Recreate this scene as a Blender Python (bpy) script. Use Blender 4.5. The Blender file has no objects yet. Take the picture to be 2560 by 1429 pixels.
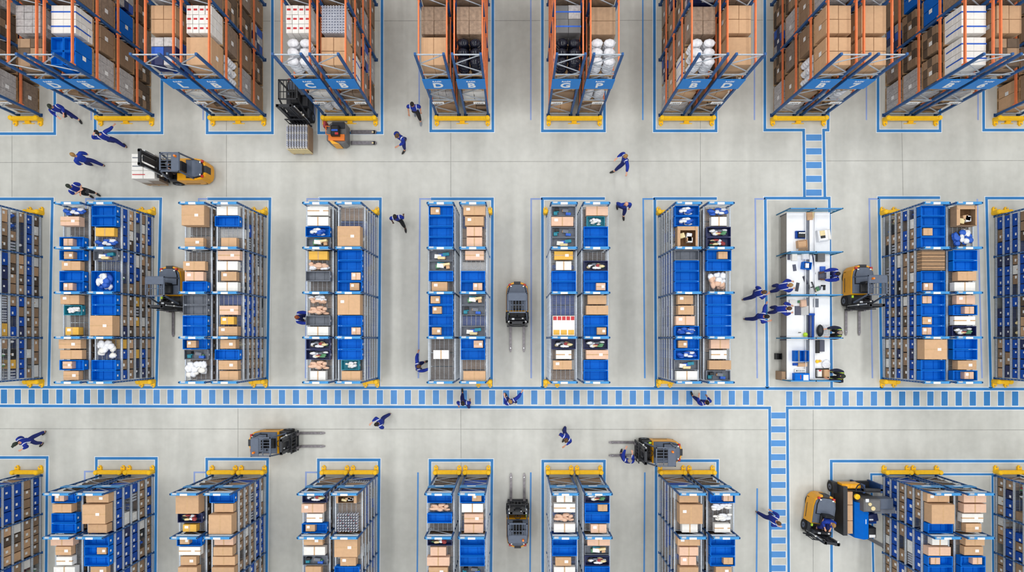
import bpy, bmesh, math, random
from mathutils import Vector, Matrix
R = random.Random(7)
sc = bpy.context.scene
COL = sc.collection
NX, NY, PPM, H = 1290.0, 850.0, 50.0, 30.0      # nadir pixel, floor pixels per metre, camera height

def W(px, py, z=0.0):
    k = H/(H-z)
    return ((px-NX)/PPM/k, (NY-py)/PPM/k)
def proj(x, y, z):
    k = H/(H-z)
    return (NX+x*PPM*k, NY-y*PPM*k)
def in_view(x0, x1, y0, y1, z0, z1, m=0):
    ps = [proj(x, y, z) for x in (x0, x1) for y in (y0, y1) for z in (z0, z1)]
    return (max(p[0] for p in ps) > -m and min(p[0] for p in ps) < 2560+m and
            max(p[1] for p in ps) > -m and min(p[1] for p in ps) < 1429+m)

# ------------------------------------------------------------------ materials
def lin(c):
    c /= 255.0
    return c/12.92 if c <= .04045 else ((c+.055)/1.055)**2.4
MATS = {}
def mat(name, rgb, rough=.6, metal=0.0, var=.10, nscale=6.0, bump=0.0, spec=.4, perobj=0.0):
    m = bpy.data.materials.new(name); m.use_nodes = True
    nt = m.node_tree; b = nt.nodes['Principled BSDF']
    col = tuple(lin(c) for c in rgb)+(1,)
    b.inputs['Base Color'].default_value = col
    b.inputs['Roughness'].default_value = rough
    b.inputs['Metallic'].default_value = metal
    b.inputs['Specular IOR Level'].default_value = spec
    if var or perobj:
        tc = nt.nodes.new('ShaderNodeTexCoord')
        no = nt.nodes.new('ShaderNodeTexNoise'); no.inputs['Scale'].default_value = nscale
        no.inputs['Detail'].default_value = 3
        nt.links.new(tc.outputs['Object'], no.inputs['Vector'])
        mr = nt.nodes.new('ShaderNodeMapRange')
        mr.inputs['From Min'].default_value = .3; mr.inputs['From Max'].default_value = .7
        mr.inputs['To Min'].default_value = 1-var; mr.inputs['To Max'].default_value = 1+var
        nt.links.new(no.outputs['Fac'], mr.inputs['Value'])
        hs = nt.nodes.new('ShaderNodeHueSaturation'); hs.inputs['Color'].default_value = col
        if perobj:
            oi = nt.nodes.new('ShaderNodeObjectInfo')
            m2 = nt.nodes.new('ShaderNodeMapRange')
            m2.inputs['To Min'].default_value = 1-perobj; m2.inputs['To Max'].default_value = 1+perobj
            nt.links.new(oi.outputs['Random'], m2.inputs['Value'])
            mu = nt.nodes.new('ShaderNodeMath'); mu.operation = 'MULTIPLY'
            nt.links.new(mr.outputs[0], mu.inputs[0]); nt.links.new(m2.outputs[0], mu.inputs[1])
            nt.links.new(mu.outputs[0], hs.inputs['Value'])
        else:
            nt.links.new(mr.outputs[0], hs.inputs['Value'])
        nt.links.new(hs.outputs[0], b.inputs['Base Color'])
        if bump:
            bu = nt.nodes.new('ShaderNodeBump'); bu.inputs['Strength'].default_value = bump
            nt.links.new(no.outputs['Fac'], bu.inputs['Height']); nt.links.new(bu.outputs[0], b.inputs['Normal'])
    MATS[name] = m
    return m
mat('navy_steel', (34, 84, 142), .5)
mat('dark_navy_steel', (30, 62, 110), .5)
mat('sky_steel', (58, 142, 205), .5)
mat('teal_steel', (30, 110, 150), .5)
mat('orange_steel', (234, 126, 76), .5, var=.08)
mat('galvanised', (178, 186, 196), .45, .3, var=.12, nscale=14)
mat('galvanised_grey', (150, 156, 164), .45, .3, var=.12, nscale=14)
mat('mesh_wire', (150, 154, 160), .5, .2)
mat('yellow_paint', (250, 196, 22), .45, var=.06)
mat('sign_blue', (6, 128, 214), .5, var=.03)
mat('white_paint', (238, 240, 242), .5, var=.02)
mat('cardboard', (200, 162, 126), .8, var=.05, perobj=.10)
mat('cardboard_brown', (156, 128, 102), .8, var=.08, perobj=.15)
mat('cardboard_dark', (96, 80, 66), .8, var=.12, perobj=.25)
mat('cardboard_pink', (222, 184, 160), .8, var=.05, perobj=.06)
mat('carton_inside', (120, 88, 58), .9)
mat('tape', (196, 158, 116), .4)
mat('label_white', (240, 240, 240), .5, var=.02)
mat('white_carton', (232, 230, 226), .6, var=.04, perobj=.04)
mat('cream', (226, 208, 160), .7, var=.08)
mat('yellow_carton', (226, 176, 76), .7, var=.06)
mat('red_print', (190, 50, 56), .6)
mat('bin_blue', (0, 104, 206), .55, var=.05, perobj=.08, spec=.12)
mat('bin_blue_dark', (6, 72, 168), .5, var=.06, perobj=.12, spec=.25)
mat('bin_navy', (22, 34, 84), .4, var=.1)
mat('bin_grey', (104, 110, 122), .5, var=.1)
mat('bin_teal', (30, 128, 150), .5, var=.1)
mat('black_plastic', (26, 27, 31), .45, var=.1)
mat('black_film', (22, 24, 38), .15, var=.3, nscale=9, bump=.6)
mat('shrink_grey', (176, 172, 172), .25, var=.18, nscale=10, bump=.5, perobj=.12)
mat('shrink_brown', (142, 120, 102), .3, var=.22, nscale=8, bump=.5, perobj=.2)
mat('silver_pack', (196, 200, 212), .3, .2, var=.15, nscale=20)
mat('pack_blue', (40, 92, 190), .5, var=.1)
mat('goods_green', (86, 140, 100), .6, var=.3, nscale=12)
mat('goods_red', (160, 62, 66), .6, var=.2)
mat('bag_white', (226, 228, 234), .5, var=.14, nscale=12, bump=.4)
mat('pallet_wood', (186, 152, 112), .85, var=.12, nscale=5)
mat('forklift_yellow', (240, 168, 24), .35, var=.04)
mat('forklift_orange', (226, 120, 40), .4, var=.06)
mat('forklift_black', (38, 40, 46), .45, var=.12)
mat('forklift_slate', (88, 98, 116), .45, var=.06)
mat('forklift_grey', (104, 104, 106), .45, var=.06)
mat('tyre', (32, 32, 34), .8, var=.1)
mat('fork_steel', (122, 118, 122), .35, .6, var=.2, nscale=9)
mat('chrome', (196, 200, 206), .2, .8, var=.05)
mat('beacon_orange', (250, 130, 20), .3, var=.02)
mat('lamp_white', (240, 240, 235), .3, var=.02)
mat('tail_red', (190, 40, 36), .3, var=.02)
mat('hi_vis', (190, 230, 60), .6, var=.1)
mat('bench_white', (236, 238, 242), .4, var=.02)
mat('bench_side', (150, 144, 136), .6, var=.05)
mat('screen_dark', (30, 33, 42), .2, var=.05)
mat('slate_plastic', (78, 80, 98), .5, var=.06)
for nm, c in (('skin_light', (222, 166, 140)), ('skin_tan', (198, 140, 112)), ('skin_dark', (96, 62, 48))):
    mat(nm, c, .55, var=.04)
for nm, c in (('hair_black', (34, 28, 26)), ('hair_brown', (92, 66, 44)), ('hair_blond', (160, 122, 72)), ('hair_grey', (150, 140, 130)), ('hair_red', (140, 72, 40)), ('cap_dark', (44, 52, 44))):
    mat(nm, c, .8, var=.2, nscale=30)
mat('trouser_navy', (26, 38, 110), .85, var=.1)
mat('trouser_black', (34, 34, 38), .85, var=.1)
mat('shoe_dark', (36, 34, 36), .6, var=.1)
mat('shoe_grey', (130, 138, 150), .6, var=.1)
mat('eye_dark', (20, 16, 14), .3, var=0)
mat('lip', (166, 92, 84), .5, var=0)
def jacket_mat(name, rgb, stripe):
    m = mat(name, rgb, .8, var=.12, nscale=7)
    nt = m.node_tree; b = nt.nodes['Principled BSDF']; src = b.inputs['Base Color'].links[0].from_socket
    tc = nt.nodes.new('ShaderNodeTexCoord'); sx = nt.nodes.new('ShaderNodeSeparateXYZ')
    nt.links.new(tc.outputs['Object'], sx.inputs[0])
    ab = nt.nodes.new('ShaderNodeMath'); ab.operation = 'ABSOLUTE'; nt.links.new(sx.outputs['X'], ab.inputs[0])
    co = nt.nodes.new('ShaderNodeMath'); co.operation = 'COMPARE'
    co.inputs[1].default_value = .135; co.inputs[2].default_value = .017
    nt.links.new(ab.outputs[0], co.inputs[0])
    mx = nt.nodes.new('ShaderNodeMix'); mx.data_type = 'RGBA'
    nt.links.new(co.outputs[0], mx.inputs['Factor']); nt.links.new(src, mx.inputs[6])
    mx.inputs[7].default_value = tuple(lin(c) for c in stripe)+(1,)
    nt.links.new(mx.outputs[2], b.inputs['Base Color'])
    return m
jacket_mat('jacket_blue', (20, 46, 148), (222, 226, 240))
mat('jacket_plain', (22, 56, 160), .8, var=.12)
jacket_mat('jacket_dark', (34, 38, 60), (190, 226, 70))
# worn paint on concrete
def paint(name, rgb, wear, scale=3.0):
    m = mat(name, rgb, .5, var=.06, nscale=1.5)
    return m
paint('line_blue', (44, 122, 188), .1)
paint('line_blue_light', (76, 140, 206), .1)
paint('line_worn', (140, 160, 210), .4)
paint('line_edge', (224, 230, 236), .1)
def floor_mat():
    m = bpy.data.materials.new('concrete'); m.use_nodes = True
    nt = m.node_tree; b = nt.nodes['Principled BSDF']
    tc = nt.nodes.new('ShaderNodeTexCoord')
    def noise(scale, detail, sx=1, sy=1):
        mp = nt.nodes.new('ShaderNodeMapping'); mp.inputs['Scale'].default_value = (sx, sy, 1)
        nt.links.new(tc.outputs['Object'], mp.inputs[0])
        n = nt.nodes.new('ShaderNodeTexNoise'); n.inputs['Scale'].default_value = scale; n.inputs['Detail'].default_value = detail
        nt.links.new(mp.outputs[0], n.inputs['Vector']); return n
    n1 = noise(.35, 5); n2 = noise(1.0, 3, 1.2, .12); n3 = noise(3.0, 6)
    a = nt.nodes.new('ShaderNodeMath'); a.operation = 'ADD'
    nt.links.new(n1.outputs['Fac'], a.inputs[0]); nt.links.new(n2.outputs['Fac'], a.inputs[1])
    a2 = nt.nodes.new('ShaderNodeMath'); a2.operation = 'MULTIPLY_ADD'; a2.inputs[1].default_value = .5
    nt.links.new(n3.outputs['Fac'], a2.inputs[0]); nt.links.new(a.outputs[0], a2.inputs[2])
    cr = nt.nodes.new('ShaderNodeMapRange'); cr.inputs['From Min'].default_value = .95; cr.inputs['From Max'].default_value = 1.55
    nt.links.new(a2.outputs[0], cr.inputs['Value'])
    mx = nt.nodes.new('ShaderNodeMix'); mx.data_type = 'RGBA'
    mx.inputs[6].default_value = tuple(lin(c) for c in (184, 184, 178))+(1,)
    mx.inputs[7].default_value = tuple(lin(c) for c in (206, 206, 200))+(1,)
    nt.links.new(cr.outputs[0], mx.inputs['Factor']); nt.links.new(mx.outputs[2], b.inputs['Base Color'])
    b.inputs['Roughness'].default_value = .34; b.inputs['Specular IOR Level'].default_value = .5
    MATS['concrete'] = m
floor_mat()
mat('joint_dark', (150, 150, 146), .8, var=.1)

# ------------------------------------------------------------------ mesh builder
class MB:
    def __init__(s): s.v = []; s.f = []; s.m = []; s.names = []
    def mi(s, name):
        if name not in s.names: s.names.append(name)
        return s.names.index(name)
    def poly(s, vs, faces, m):
        o = len(s.v); s.v += [tuple(v) for v in vs]; k = s.mi(m)
        for f in faces: s.f.append([i+o for i in f]); s.m.append(k)
        return s
    def box(s, x0, x1, y0, y1, z0, z1, m, skip=''):
        vs = [(x0,y0,z0),(x1,y0,z0),(x1,y1,z0),(x0,y1,z0),(x0,y0,z1),(x1,y0,z1),(x1,y1,z1),(x0,y1,z1)]
        fs = {'b':(0,3,2,1),'t':(4,5,6,7),'f':(0,1,5,4),'r':(1,2,6,5),'k':(2,3,7,6),'l':(3,0,4,7)}
        return s.poly(vs, [f for k, f in fs.items() if k not in skip], m)
    def cbox(s, c, d, m, rz=0, bev=0):
        hx, hy, hz = d[0]/2, d[1]/2, d[2]/2
        vs = []
        for z, e in ((-hz, 0), (hz-bev, 0), (hz, bev)) if bev else ((-hz, 0), (hz, 0)):
            for x, y in ((-1,-1),(1,-1),(1,1),(-1,1)):
                X, Y = x*(hx-e), y*(hy-e)
                vs.append((c[0]+X*math.cos(rz)-Y*math.sin(rz), c[1]+X*math.sin(rz)+Y*math.cos(rz), c[2]+z))
        fs = [(0,3,2,1)]
        n = 3 if bev else 2
        for L in range(n-1):
            for i in range(4):
                j = (i+1) % 4; fs.append((L*4+i, L*4+j, L*4+4+j, L*4+4+i))
        t = (n-1)*4; fs.append((t, t+1, t+2, t+3))
        return s.poly(vs, fs, m)
    def bar(s, a, b, w, h, m):
        a, b = Vector(a), Vector(b); d = (b-a).normalized()
        up = Vector((0,0,1)) if abs(d.z) < .95 else Vector((0,1,0))
        r = d.cross(up).normalized(); u = r.cross(d)
        vs = [p+r*x*w/2+u*y*h/2 for p in (a, b) for x, y in ((-1,-1),(1,-1),(1,1),(-1,1))]
        return s.poly(vs, [(0,1,2,3),(7,6,5,4),(0,4,5,1),(1,5,6,2),(2,6,7,3),(3,7,4,0)], m)
    def cyl(s, a, b, r, m, n=10, r2=None):
        a, b = Vector(a), Vector(b); d = (b-a).normalized(); r2 = r if r2 is None else r2
        up = Vector((0,0,1)) if abs(d.z) < .95 else Vector((0,1,0))
        e = d.cross(up).normalized(); u = e.cross(d)
        vs = []
        for p, q in ((a, r), (b, r2)):
            for i in range(n):
                t = 2*math.pi*i/n; vs.append(p+e*math.cos(t)*q+u*math.sin(t)*q)
        fs = [(i, i+n, (i+1) % n+n, (i+1) % n) for i in range(n)]+[tuple(range(n)), tuple(range(2*n-1, n-1, -1))]
        return s.poly(vs, fs, m)
    def tube(s, pts, r, m, n=8):
        for a, b in zip(pts, pts[1:]): s.cyl(a, b, r, m, n)
        return s
    def prism(s, pts, z0, z1, m, top=None, inset=0.0, chz=0.0):
        n = len(pts); cx = sum(p[0] for p in pts)/n; cy = sum(p[1] for p in pts)/n
        def ring(z, k): return [(cx+(x-cx)*k, cy+(y-cy)*k, z) for x, y in pts]
        rs = [ring(z0, 1)]
        if chz: rs += [ring(z1-chz, 1), ring(z1, 1-inset)]
        else: rs += [ring(z1, 1)]
        vs = [v for r in rs for v in r]; fs = []
        for L in range(len(rs)-1):
            for i in range(n):
                j = (i+1) % n; fs.append((L*n+i, L*n+j, L*n+n+j, L*n+n+i))
        s.poly(vs, fs+[tuple(range(n-1, -1, -1))], m)
        return s.poly(rs[-1], [tuple(range(n))], top or m)
    def blob(s, c, r, m, n=8, k=5, jit=0.0, rnd=None):
        vs = [(c[0], c[1], c[2]-r[2])]
        for j in range(1, k):
            ph = -math.pi/2+math.pi*j/k
            for i in range(n):
                t = 2*math.pi*i/n; q = 1+(rnd.uniform(-jit, jit) if rnd else 0)
                vs.append((c[0]+r[0]*math.cos(ph)*math.cos(t)*q, c[1]+r[1]*math.cos(ph)*math.sin(t)*q, c[2]+r[2]*math.sin(ph)*q))
        vs.append((c[0], c[1], c[2]+r[2])); L = len(vs)-1; fs = []
        for i in range(n):
            j = (i+1) % n; fs.append((0, 1+j, 1+i)); fs.append((L, L-n+i, L-n+j))
            for q in range(k-2): a = 1+q*n; fs.append((a+i, a+j, a+n+j, a+n+i))
        return s.poly(vs, fs, m)
    def mesh(s, name, smooth=False):
        me = bpy.data.meshes.new(name); me.from_pydata(s.v, [], s.f)
        for n in s.names: me.materials.append(MATS[n])
        me.polygons.foreach_set('material_index', s.m)
        if smooth: me.polygons.foreach_set('use_smooth', [True]*len(s.f))
        me.update(); return me
def link(name, me, parent=None, loc=(0,0,0), rz=0.0):
    o = bpy.data.objects.new(name, me); COL.objects.link(o)
    o.location = loc; o.rotation_euler = (0, 0, rz)
    if parent: o.parent = parent
    return o
def tag(o, label, cat, group=None, kind=None):
    o['label'] = label; o['category'] = cat
    if group: o['group'] = group
    if kind: o['kind'] = kind
    return o
def thing(name, label, cat, loc, rz=0.0, group=None):
    return tag(link(name, None, None, loc, rz), label, cat, group)
def copy_tree(o, parent=None):
    c = o.copy(); COL.objects.link(c)
    if parent: c.parent = parent
    for ch in KIDS.get(o.name, []): copy_tree(ch, c)
    return c
KIDS = {}
def part(name, mb, parent, smooth=False, loc=(0,0,0), rz=0.0):
    me = mb.mesh(name, smooth) if isinstance(mb, MB) else mb
    o = link(name, me, parent, loc, rz); KIDS.setdefault(parent.name, []).append(o)
    return o
def text_mesh(body, size, m, extr=.004):
    cu = bpy.data.curves.new('lettering', 'FONT'); cu.body = body; cu.size = size
    cu.align_x = 'CENTER'; cu.align_y = 'CENTER'; cu.extrude = extr; cu.offset = size*.03
    o = bpy.data.objects.new('lettering', cu); COL.objects.link(o)
    me = bpy.data.meshes.new_from_object(o); bpy.data.objects.remove(o); bpy.data.curves.remove(cu)
    me.materials.clear(); me.materials.append(MATS[m]); return me
ORD = ['first','second','third','fourth','fifth','sixth','seventh','eighth','ninth','tenth']

# ------------------------------------------------------------------ floor
fl = MB().box(-36, 36, -22, 27, -.2, 0, 'concrete')
floor = link('floor', fl.mesh('floor')); floor['kind'] = 'structure'
mat('wall_panel', (206, 208, 208), .8, var=.03, nscale=.5)
for nm, bx in (('wall_left', (-36.3, -36, -22, 27, 0, 33)), ('wall_right', (36, 36.3, -22, 27, 0, 33)), ('wall_front', (-36, 36, -22.3, -22, 0, 33)), ('wall_back', (-36, 36, 27, 27.3, 0, 33)), ('ceiling', (-36.3, 36.3, -22.3, 27.3, 33, 33.3))):
    o = link(nm, MB().box(*bx, 'wall_panel').mesh(nm)); o['kind'] = 'structure'
def quad(mb, x0, y0, x1, y1, w, z, m):
    """strip between two floor pixels"""
    a = Vector(W(x0, y0)); b = Vector(W(x1, y1)); d = (b-a).normalized(); n = Vector((-d.y, d.x))*w/2
    vs = [a-n, b-n, b+n, a+n]
    mb.poly([(v.x, v.y, z) for v in vs], [(0, 1, 2, 3)], m)
def polyline(name, pts, w=.13, m='line_blue', edge=True):
    mb = MB()
    e = w/2*PPM
    for i, (a, b) in enumerate(zip(pts, pts[1:])):
        L = math.hypot(b[0]-a[0], b[1]-a[1]); ux, uy = (b[0]-a[0])/L, (b[1]-a[1])/L
        s0 = e if i > 0 else 0; s1 = e if i < len(pts)-2 else 0
        A = (a[0]-ux*s0, a[1]-uy*s0); B = (b[0]+ux*s1, b[1]+uy*s1)
        if edge: quad(mb, A[0]-ux*1.5, A[1]-uy*1.5, B[0]+ux*1.5, B[1]+uy*1.5, w+.07, .0025+i*.0001, 'line_edge')
        quad(mb, *A, *B, w, .005+i*.0001, m)
    return part(name, mb, floor)
jm = MB()
for y in (53, 405, 1070): quad(jm, -40, y+1, 2600, y-4 if y < 1000 else y+4, .025, .001, 'joint_dark')
for x0, y0, x1, y1 in ((30,300,30,500),(566,300,566,495),(1127,0,1127,495),(1152,1020,1153,1190),(595,1010,595,1150),(1751,300,1751,495),(2254,300,2258,500),(2033,1000,2033,1429),(2254,0,2254,300),(1500,1020,1500,1020.5)):
    quad(jm, x0, y0, x1, y1, .025, .0012, 'joint_dark')
part('expansion_joints', jm, floor)
PC = [37, 316, 596, 875, 1155, 1434, 1714, 1993, 2273, 2552]      # pair centres, floor pixels
drift = lambda x, y: x + (y-330)/800.0*(-13 if x < 1000 else (4 if x > 1300 else -3))*min(1, abs(x-1290)/900.0+.1)
for i, c in enumerate(PC):
    l, r = c-78, c+90 if i in (0, 1) else c+80
    yb = 332 if i < 4 else 327
    if i == 7:
        polyline('bay_outline', [(1912,-40),(1912,325),(2009,325),(2011,493)])
        polyline('bay_outline', [(2072,200),(2070,325),(2059,325),(2062,493)])
    elif i == 9: polyline('bay_outline', [(2457,-40),(2459,325),(2620,325)])
    elif i == 0: polyline('bay_outline', [(-60,334),(137,334),(137,-40)])
    else:
        polyline('bay_outline', [(l,-40),(l,yb),({1:405,2:681,3:955,4:1232,5:1511,6:1790,8:2350}[i],yb),({1:405,2:681,3:955,4:1232,5:1511,6:1790,8:2350}[i],-40)])
    if i > 0: polyline('worn_line', [(c-(88 if i < 4 else 107), -40), (c-(88 if i < 4 else 107), 300)], .07, 'line_worn' if i != 6 else 'line_blue_light', False)
# middle row outlines
MR = {0:(131,122),1:(402,391),2:(675,668),3:(951,947),4:(1231,1229)}
for i, (xt, xb) in MR.items():
    polyline('bay_outline', [(PC[i]-78 if i else -60, 497),(xt,497),(xb,966)])
for i, (xt, xb, xr) in {5:(1356,1357,1512),6:(1637,1640,1792)}.items():
    polyline('bay_outline', [(xb,968),(xt,496),(xr,496)])
polyline('bay_outline', [(1918,970),(1913,495),(2073,495),(2079,970)])
polyline('bay_outline', [(2204,970),(2197,494),(2350,494)])
polyline('bay_outline', [(2477,970),(2466,495),(2600,495)])
for xt, xb, j in ((1050,1046,1078),(1328,1328,1356),(1608,1612,1637),(1888,1893,1913),(2173,2181,2197),(2443,2455,None),(768,764,800),(497,490,520),(215,212,240)):
    pts = [(xb,945),(xt,497)]+([(j,497)] if j else [])
    polyline('worn_line', pts, .08, 'line_worn' if R.random() < .6 else 'line_blue_light', False)
# bottom row outlines
for i, (l, r, y) in {0:(-60,118,1143),1:(241,391,1145),2:(517,669,1147),3:(796,948,1149),4:(1075,1230,1150),5:(1357,1511,1152),6:(1640,1794,1151)}.items():
    polyline('bay_outline', [(l,1460),(l,y),(r,y),(r-3,1460)])
polyline('bay_outline', [(2079,1460),(2078,1152),(2600,1152)])
polyline('bay_outline', [(2184,1460),(2178,1185),(2481,1185),(2483,1460)], .1)
for x, y in ((212,1178),(486,1180),(765,1180),(1045,1180),(1327,1180),(1612,1180),(1893,1220)):
    polyline('worn_line', [(x-2,1460),(x,y)]+([(x+28,y)] if x < 1000 else []), .08, 'line_blue_light' if x > 1000 else 'line_worn', False)
# walkways
polyline('walkway_line', [(-40,967),(2600,972)]); polyline('walkway_line', [(-40,1014),(1924,1019),(1926,1470)])
polyline('walkway_line', [(2600,1020),(1968,1019),(1972,1470)])
def stripe(x0, y0, x1, y1, m):
    mb = MB()
    (a, b), (c, d) = W(x0, y1), W(x1, y0); e = .03
    mb.poly([(a-e,b-e,.0015),(c+e,b-e,.0015),(c+e,d+e,.0015),(a-e,d+e,.0015)], [(0,1,2,3)], 'line_edge')
    mb.poly([(a,b,.004),(c,b,.004),(c,d,.004),(a,d,.004)], [(0,1,2,3)], m)
    part('walkway_stripe', mb, floor)
for i in range(55):
    cx = 10+34.6*i+.0075*i*i; y = 973+i*.06
    stripe(cx-7.7, y, cx+7.7, y+35, 'line_blue' if i < 9 else 'line_blue_light')
for j in range(17):
    cx = 1973+35.3*j; stripe(cx-7.8, 978, cx+7.8, 1013.5, 'line_blue_light' if j < 7 else 'line_blue')
for j in range(5): stripe(2015, 336+34.4*j, 2054, 351.5+34.4*j, 'line_blue_light')
for j in range(12): stripe(1928, 1030.5+34.7*j, 1964, 1045.5+34.7*j, 'line_blue_light')

# ------------------------------------------------------------------ rack kinds
TY0, TBAY, TH = (NY-288)/PPM, 2.76, 6.45
TLV = [0.0, 1.3, 2.68, 4.05, 5.5]
MYS = [(NY-p)/PPM for p in (541, 642, 743, 844, 945)]; MH = 3.0
MLV = [.10, .55, 1.0, 1.45, 1.93, 2.4]
BYS = [(NY-p)/PPM for p in (1188, 1284, 1380, 1476)]; BH = 3.68
BLV = [.10, .60, 1.17, 1.73, 2.3, 2.87]
def tall_rack():
    o = thing('pallet_rack', '', 'rack', (0, 0, 0))
    fr = MB()
    for s in (-1, 1):
        fr.box(s*.56-.045, s*.56+.045, -.05, .05, 0, TH, 'navy_steel')
        for z in [q*.3+.2 for q in range(20)]:
            fr.box(s*.56-.012, s*.56+.012, -.054, .054, z, z+.05, 'dark_navy_steel')
        fr.box(s*.56-.09, s*.56+.09, -.08, .08, 0, .015, 'dark_navy_steel')
    for z in (.25, 1.9, 3.2, 4.6, TH-.08): fr.bar((-.53, 0, z), (.53, 0, z), .04, .05, 'galvanised')
    zz = [.3, 1.05, 1.8, 2.55, 3.3, 4.05, 4.8, 5.55, TH-.15]
    for i in range(8):
        s = 1 if i % 2 else -1
        fr.bar((-s*.52, .02, zz[i]), (s*.52, .02, zz[i+1]), .035, .035, 'galvanised')
    fme = fr.mesh('upright_frame')
    for b in range(4): part('upright_frame', fme, o, loc=(0, b*TBAY, 0))
    bm = MB().box(-.028, .028, .06, TBAY-.06, -.11, 0, 'orange_steel')
    bm.box(-.04, .04, .05, .11, -.2, .04, 'orange_steel'); bm.box(-.04, .04, TBAY-.11, TBAY-.05, -.2, .04, 'orange_steel')
    bme = bm.mesh('beam')
    for b in range(3):
        for z in TLV[1:]:
            for s in (-1, 1): part('beam', bme, o, loc=(s*.575, b*TBAY, z))
    return o
def deck_mesh(w, L):
    mb = MB(); n = int(L/.055)
    for i in range(n+1):
        y = .04+(L-.08)*i/n; mb.box(-w/2+.03, w/2-.03, y-.008, y+.008, -.012, 0, 'mesh_wire')
    for i in range(6):
        x = -w/2+.05+(w-.1)*i/5; mb.box(x-.011, x+.011, .02, L-.02, -.03, -.013, 'mesh_wire')
    return mb.mesh('mesh_deck')
def shelf_rack(ys, h, lv, sign):
    o = thing('shelf_rack', '', 'rack', (0, 0, 0))
    fr = MB(); hw = .59
    for s in (-1, 1):
        fr.box(s*hw-.03, s*hw+.03, -.035, .035, 0, h, 'navy_steel')
        for q in range(14): fr.box(s*hw-.034, s*hw+.034, -.01, .01, .15+q*.2, .2+q*.2, 'galvanised')
        fr.box(s*hw-.07, s*hw+.07, -.06, .06, 0, .012, 'navy_steel')
    fr.box(-hw, hw, -.055, .055, h-.10, h, 'sky_steel')
    fr.box(-.16, .16, -.058, .03, h-.09, h+.003, 'label_white').box(-.5, -.3, -.02, .057, h-.06, h+.003, 'galvanised')
    fr.bar((-hw, 0, h-.42), (hw, 0, h-.42), .07, .04, 'galvanised')
    zz = [.2+(h-.7)*i/4 for i in range(5)]
    for i in range(4):
        s = 1 if i % 2 else -1
        fr.bar((-s*hw, 0, zz[i]), (s*hw, 0, zz[i+1]), .025, .025, 'galvanised')
    fme = fr.mesh('upright_frame')
    for y in ys: part('upright_frame', fme, o, loc=(0, y, 0))
    bay = ys[0]-ys[1]
    rl = MB().box(-.034, .034, .04, bay-.04, -.05, .0, 'galvanised').mesh('shelf_beam')
    dk = deck_mesh(1.14, bay-.08)
    for b in range(len(ys)-1):
        y = ys[b+1]
        for z in lv:
            for s in (-1, 1): part('shelf_beam', rl, o, loc=(s*.60, y, z+.02))
            part('mesh_deck', dk, o, loc=(0, y+.04, z))
    return o
def guard(w, ymax=.28, name='rack_end_guard'):
    mb = MB()
    mb.box(-w/2, w/2, -.07, .07, .12, .38, 'yellow_paint'); mb.box(-w/2, w/2, -.10, .10, .2, .3, 'yellow_paint')
    return mb
def guard_post(s):
    mb = MB(); pts = [(.12*math.cos(t)*1.0, .12*math.sin(t)) for t in [math.pi*2*i/10 for i in range(10)]]
    mb.prism(pts, 0, .42, 'yellow_paint', inset=.25, chz=.04)
    mb.box(-.10, .10, -.24, .1, 0, .1, 'yellow_paint'); mb.box(-.05, .05, -.3, -.1, 0, .06, 'yellow_paint')
    mb.cyl((0, -.22, .1), (0, -.22, .13), .03, 'galvanised_grey', 8)
    return mb.mesh('end_post')
GP = {s: guard_post(s) for s in (-1, 1)}
def make_guard(cx, y, w, rowlab, face=1, mid=True):
    """face=+1: feet point to -y"""
    rz = 0 if face > 0 else math.pi
    g = thing('rack_end_guard', 'yellow steel impact guard at the end of the '+rowlab, 'guard rail', (cx, y, 0), rz, 'yellow rack end guards')
    part('guard_rail', guard(w), g)
    for s in (-1, 1): part('end_post', GP[s], g, loc=(s*(w/2+.02), 0, 0))
    if mid:
        part('foot', MB().box(-.12, .12, -.16, -.07, 0, .12, 'yellow_paint').box(-.3, .3, -.19, -.16, 0, .03, 'yellow_paint'), g)
    return g

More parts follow.
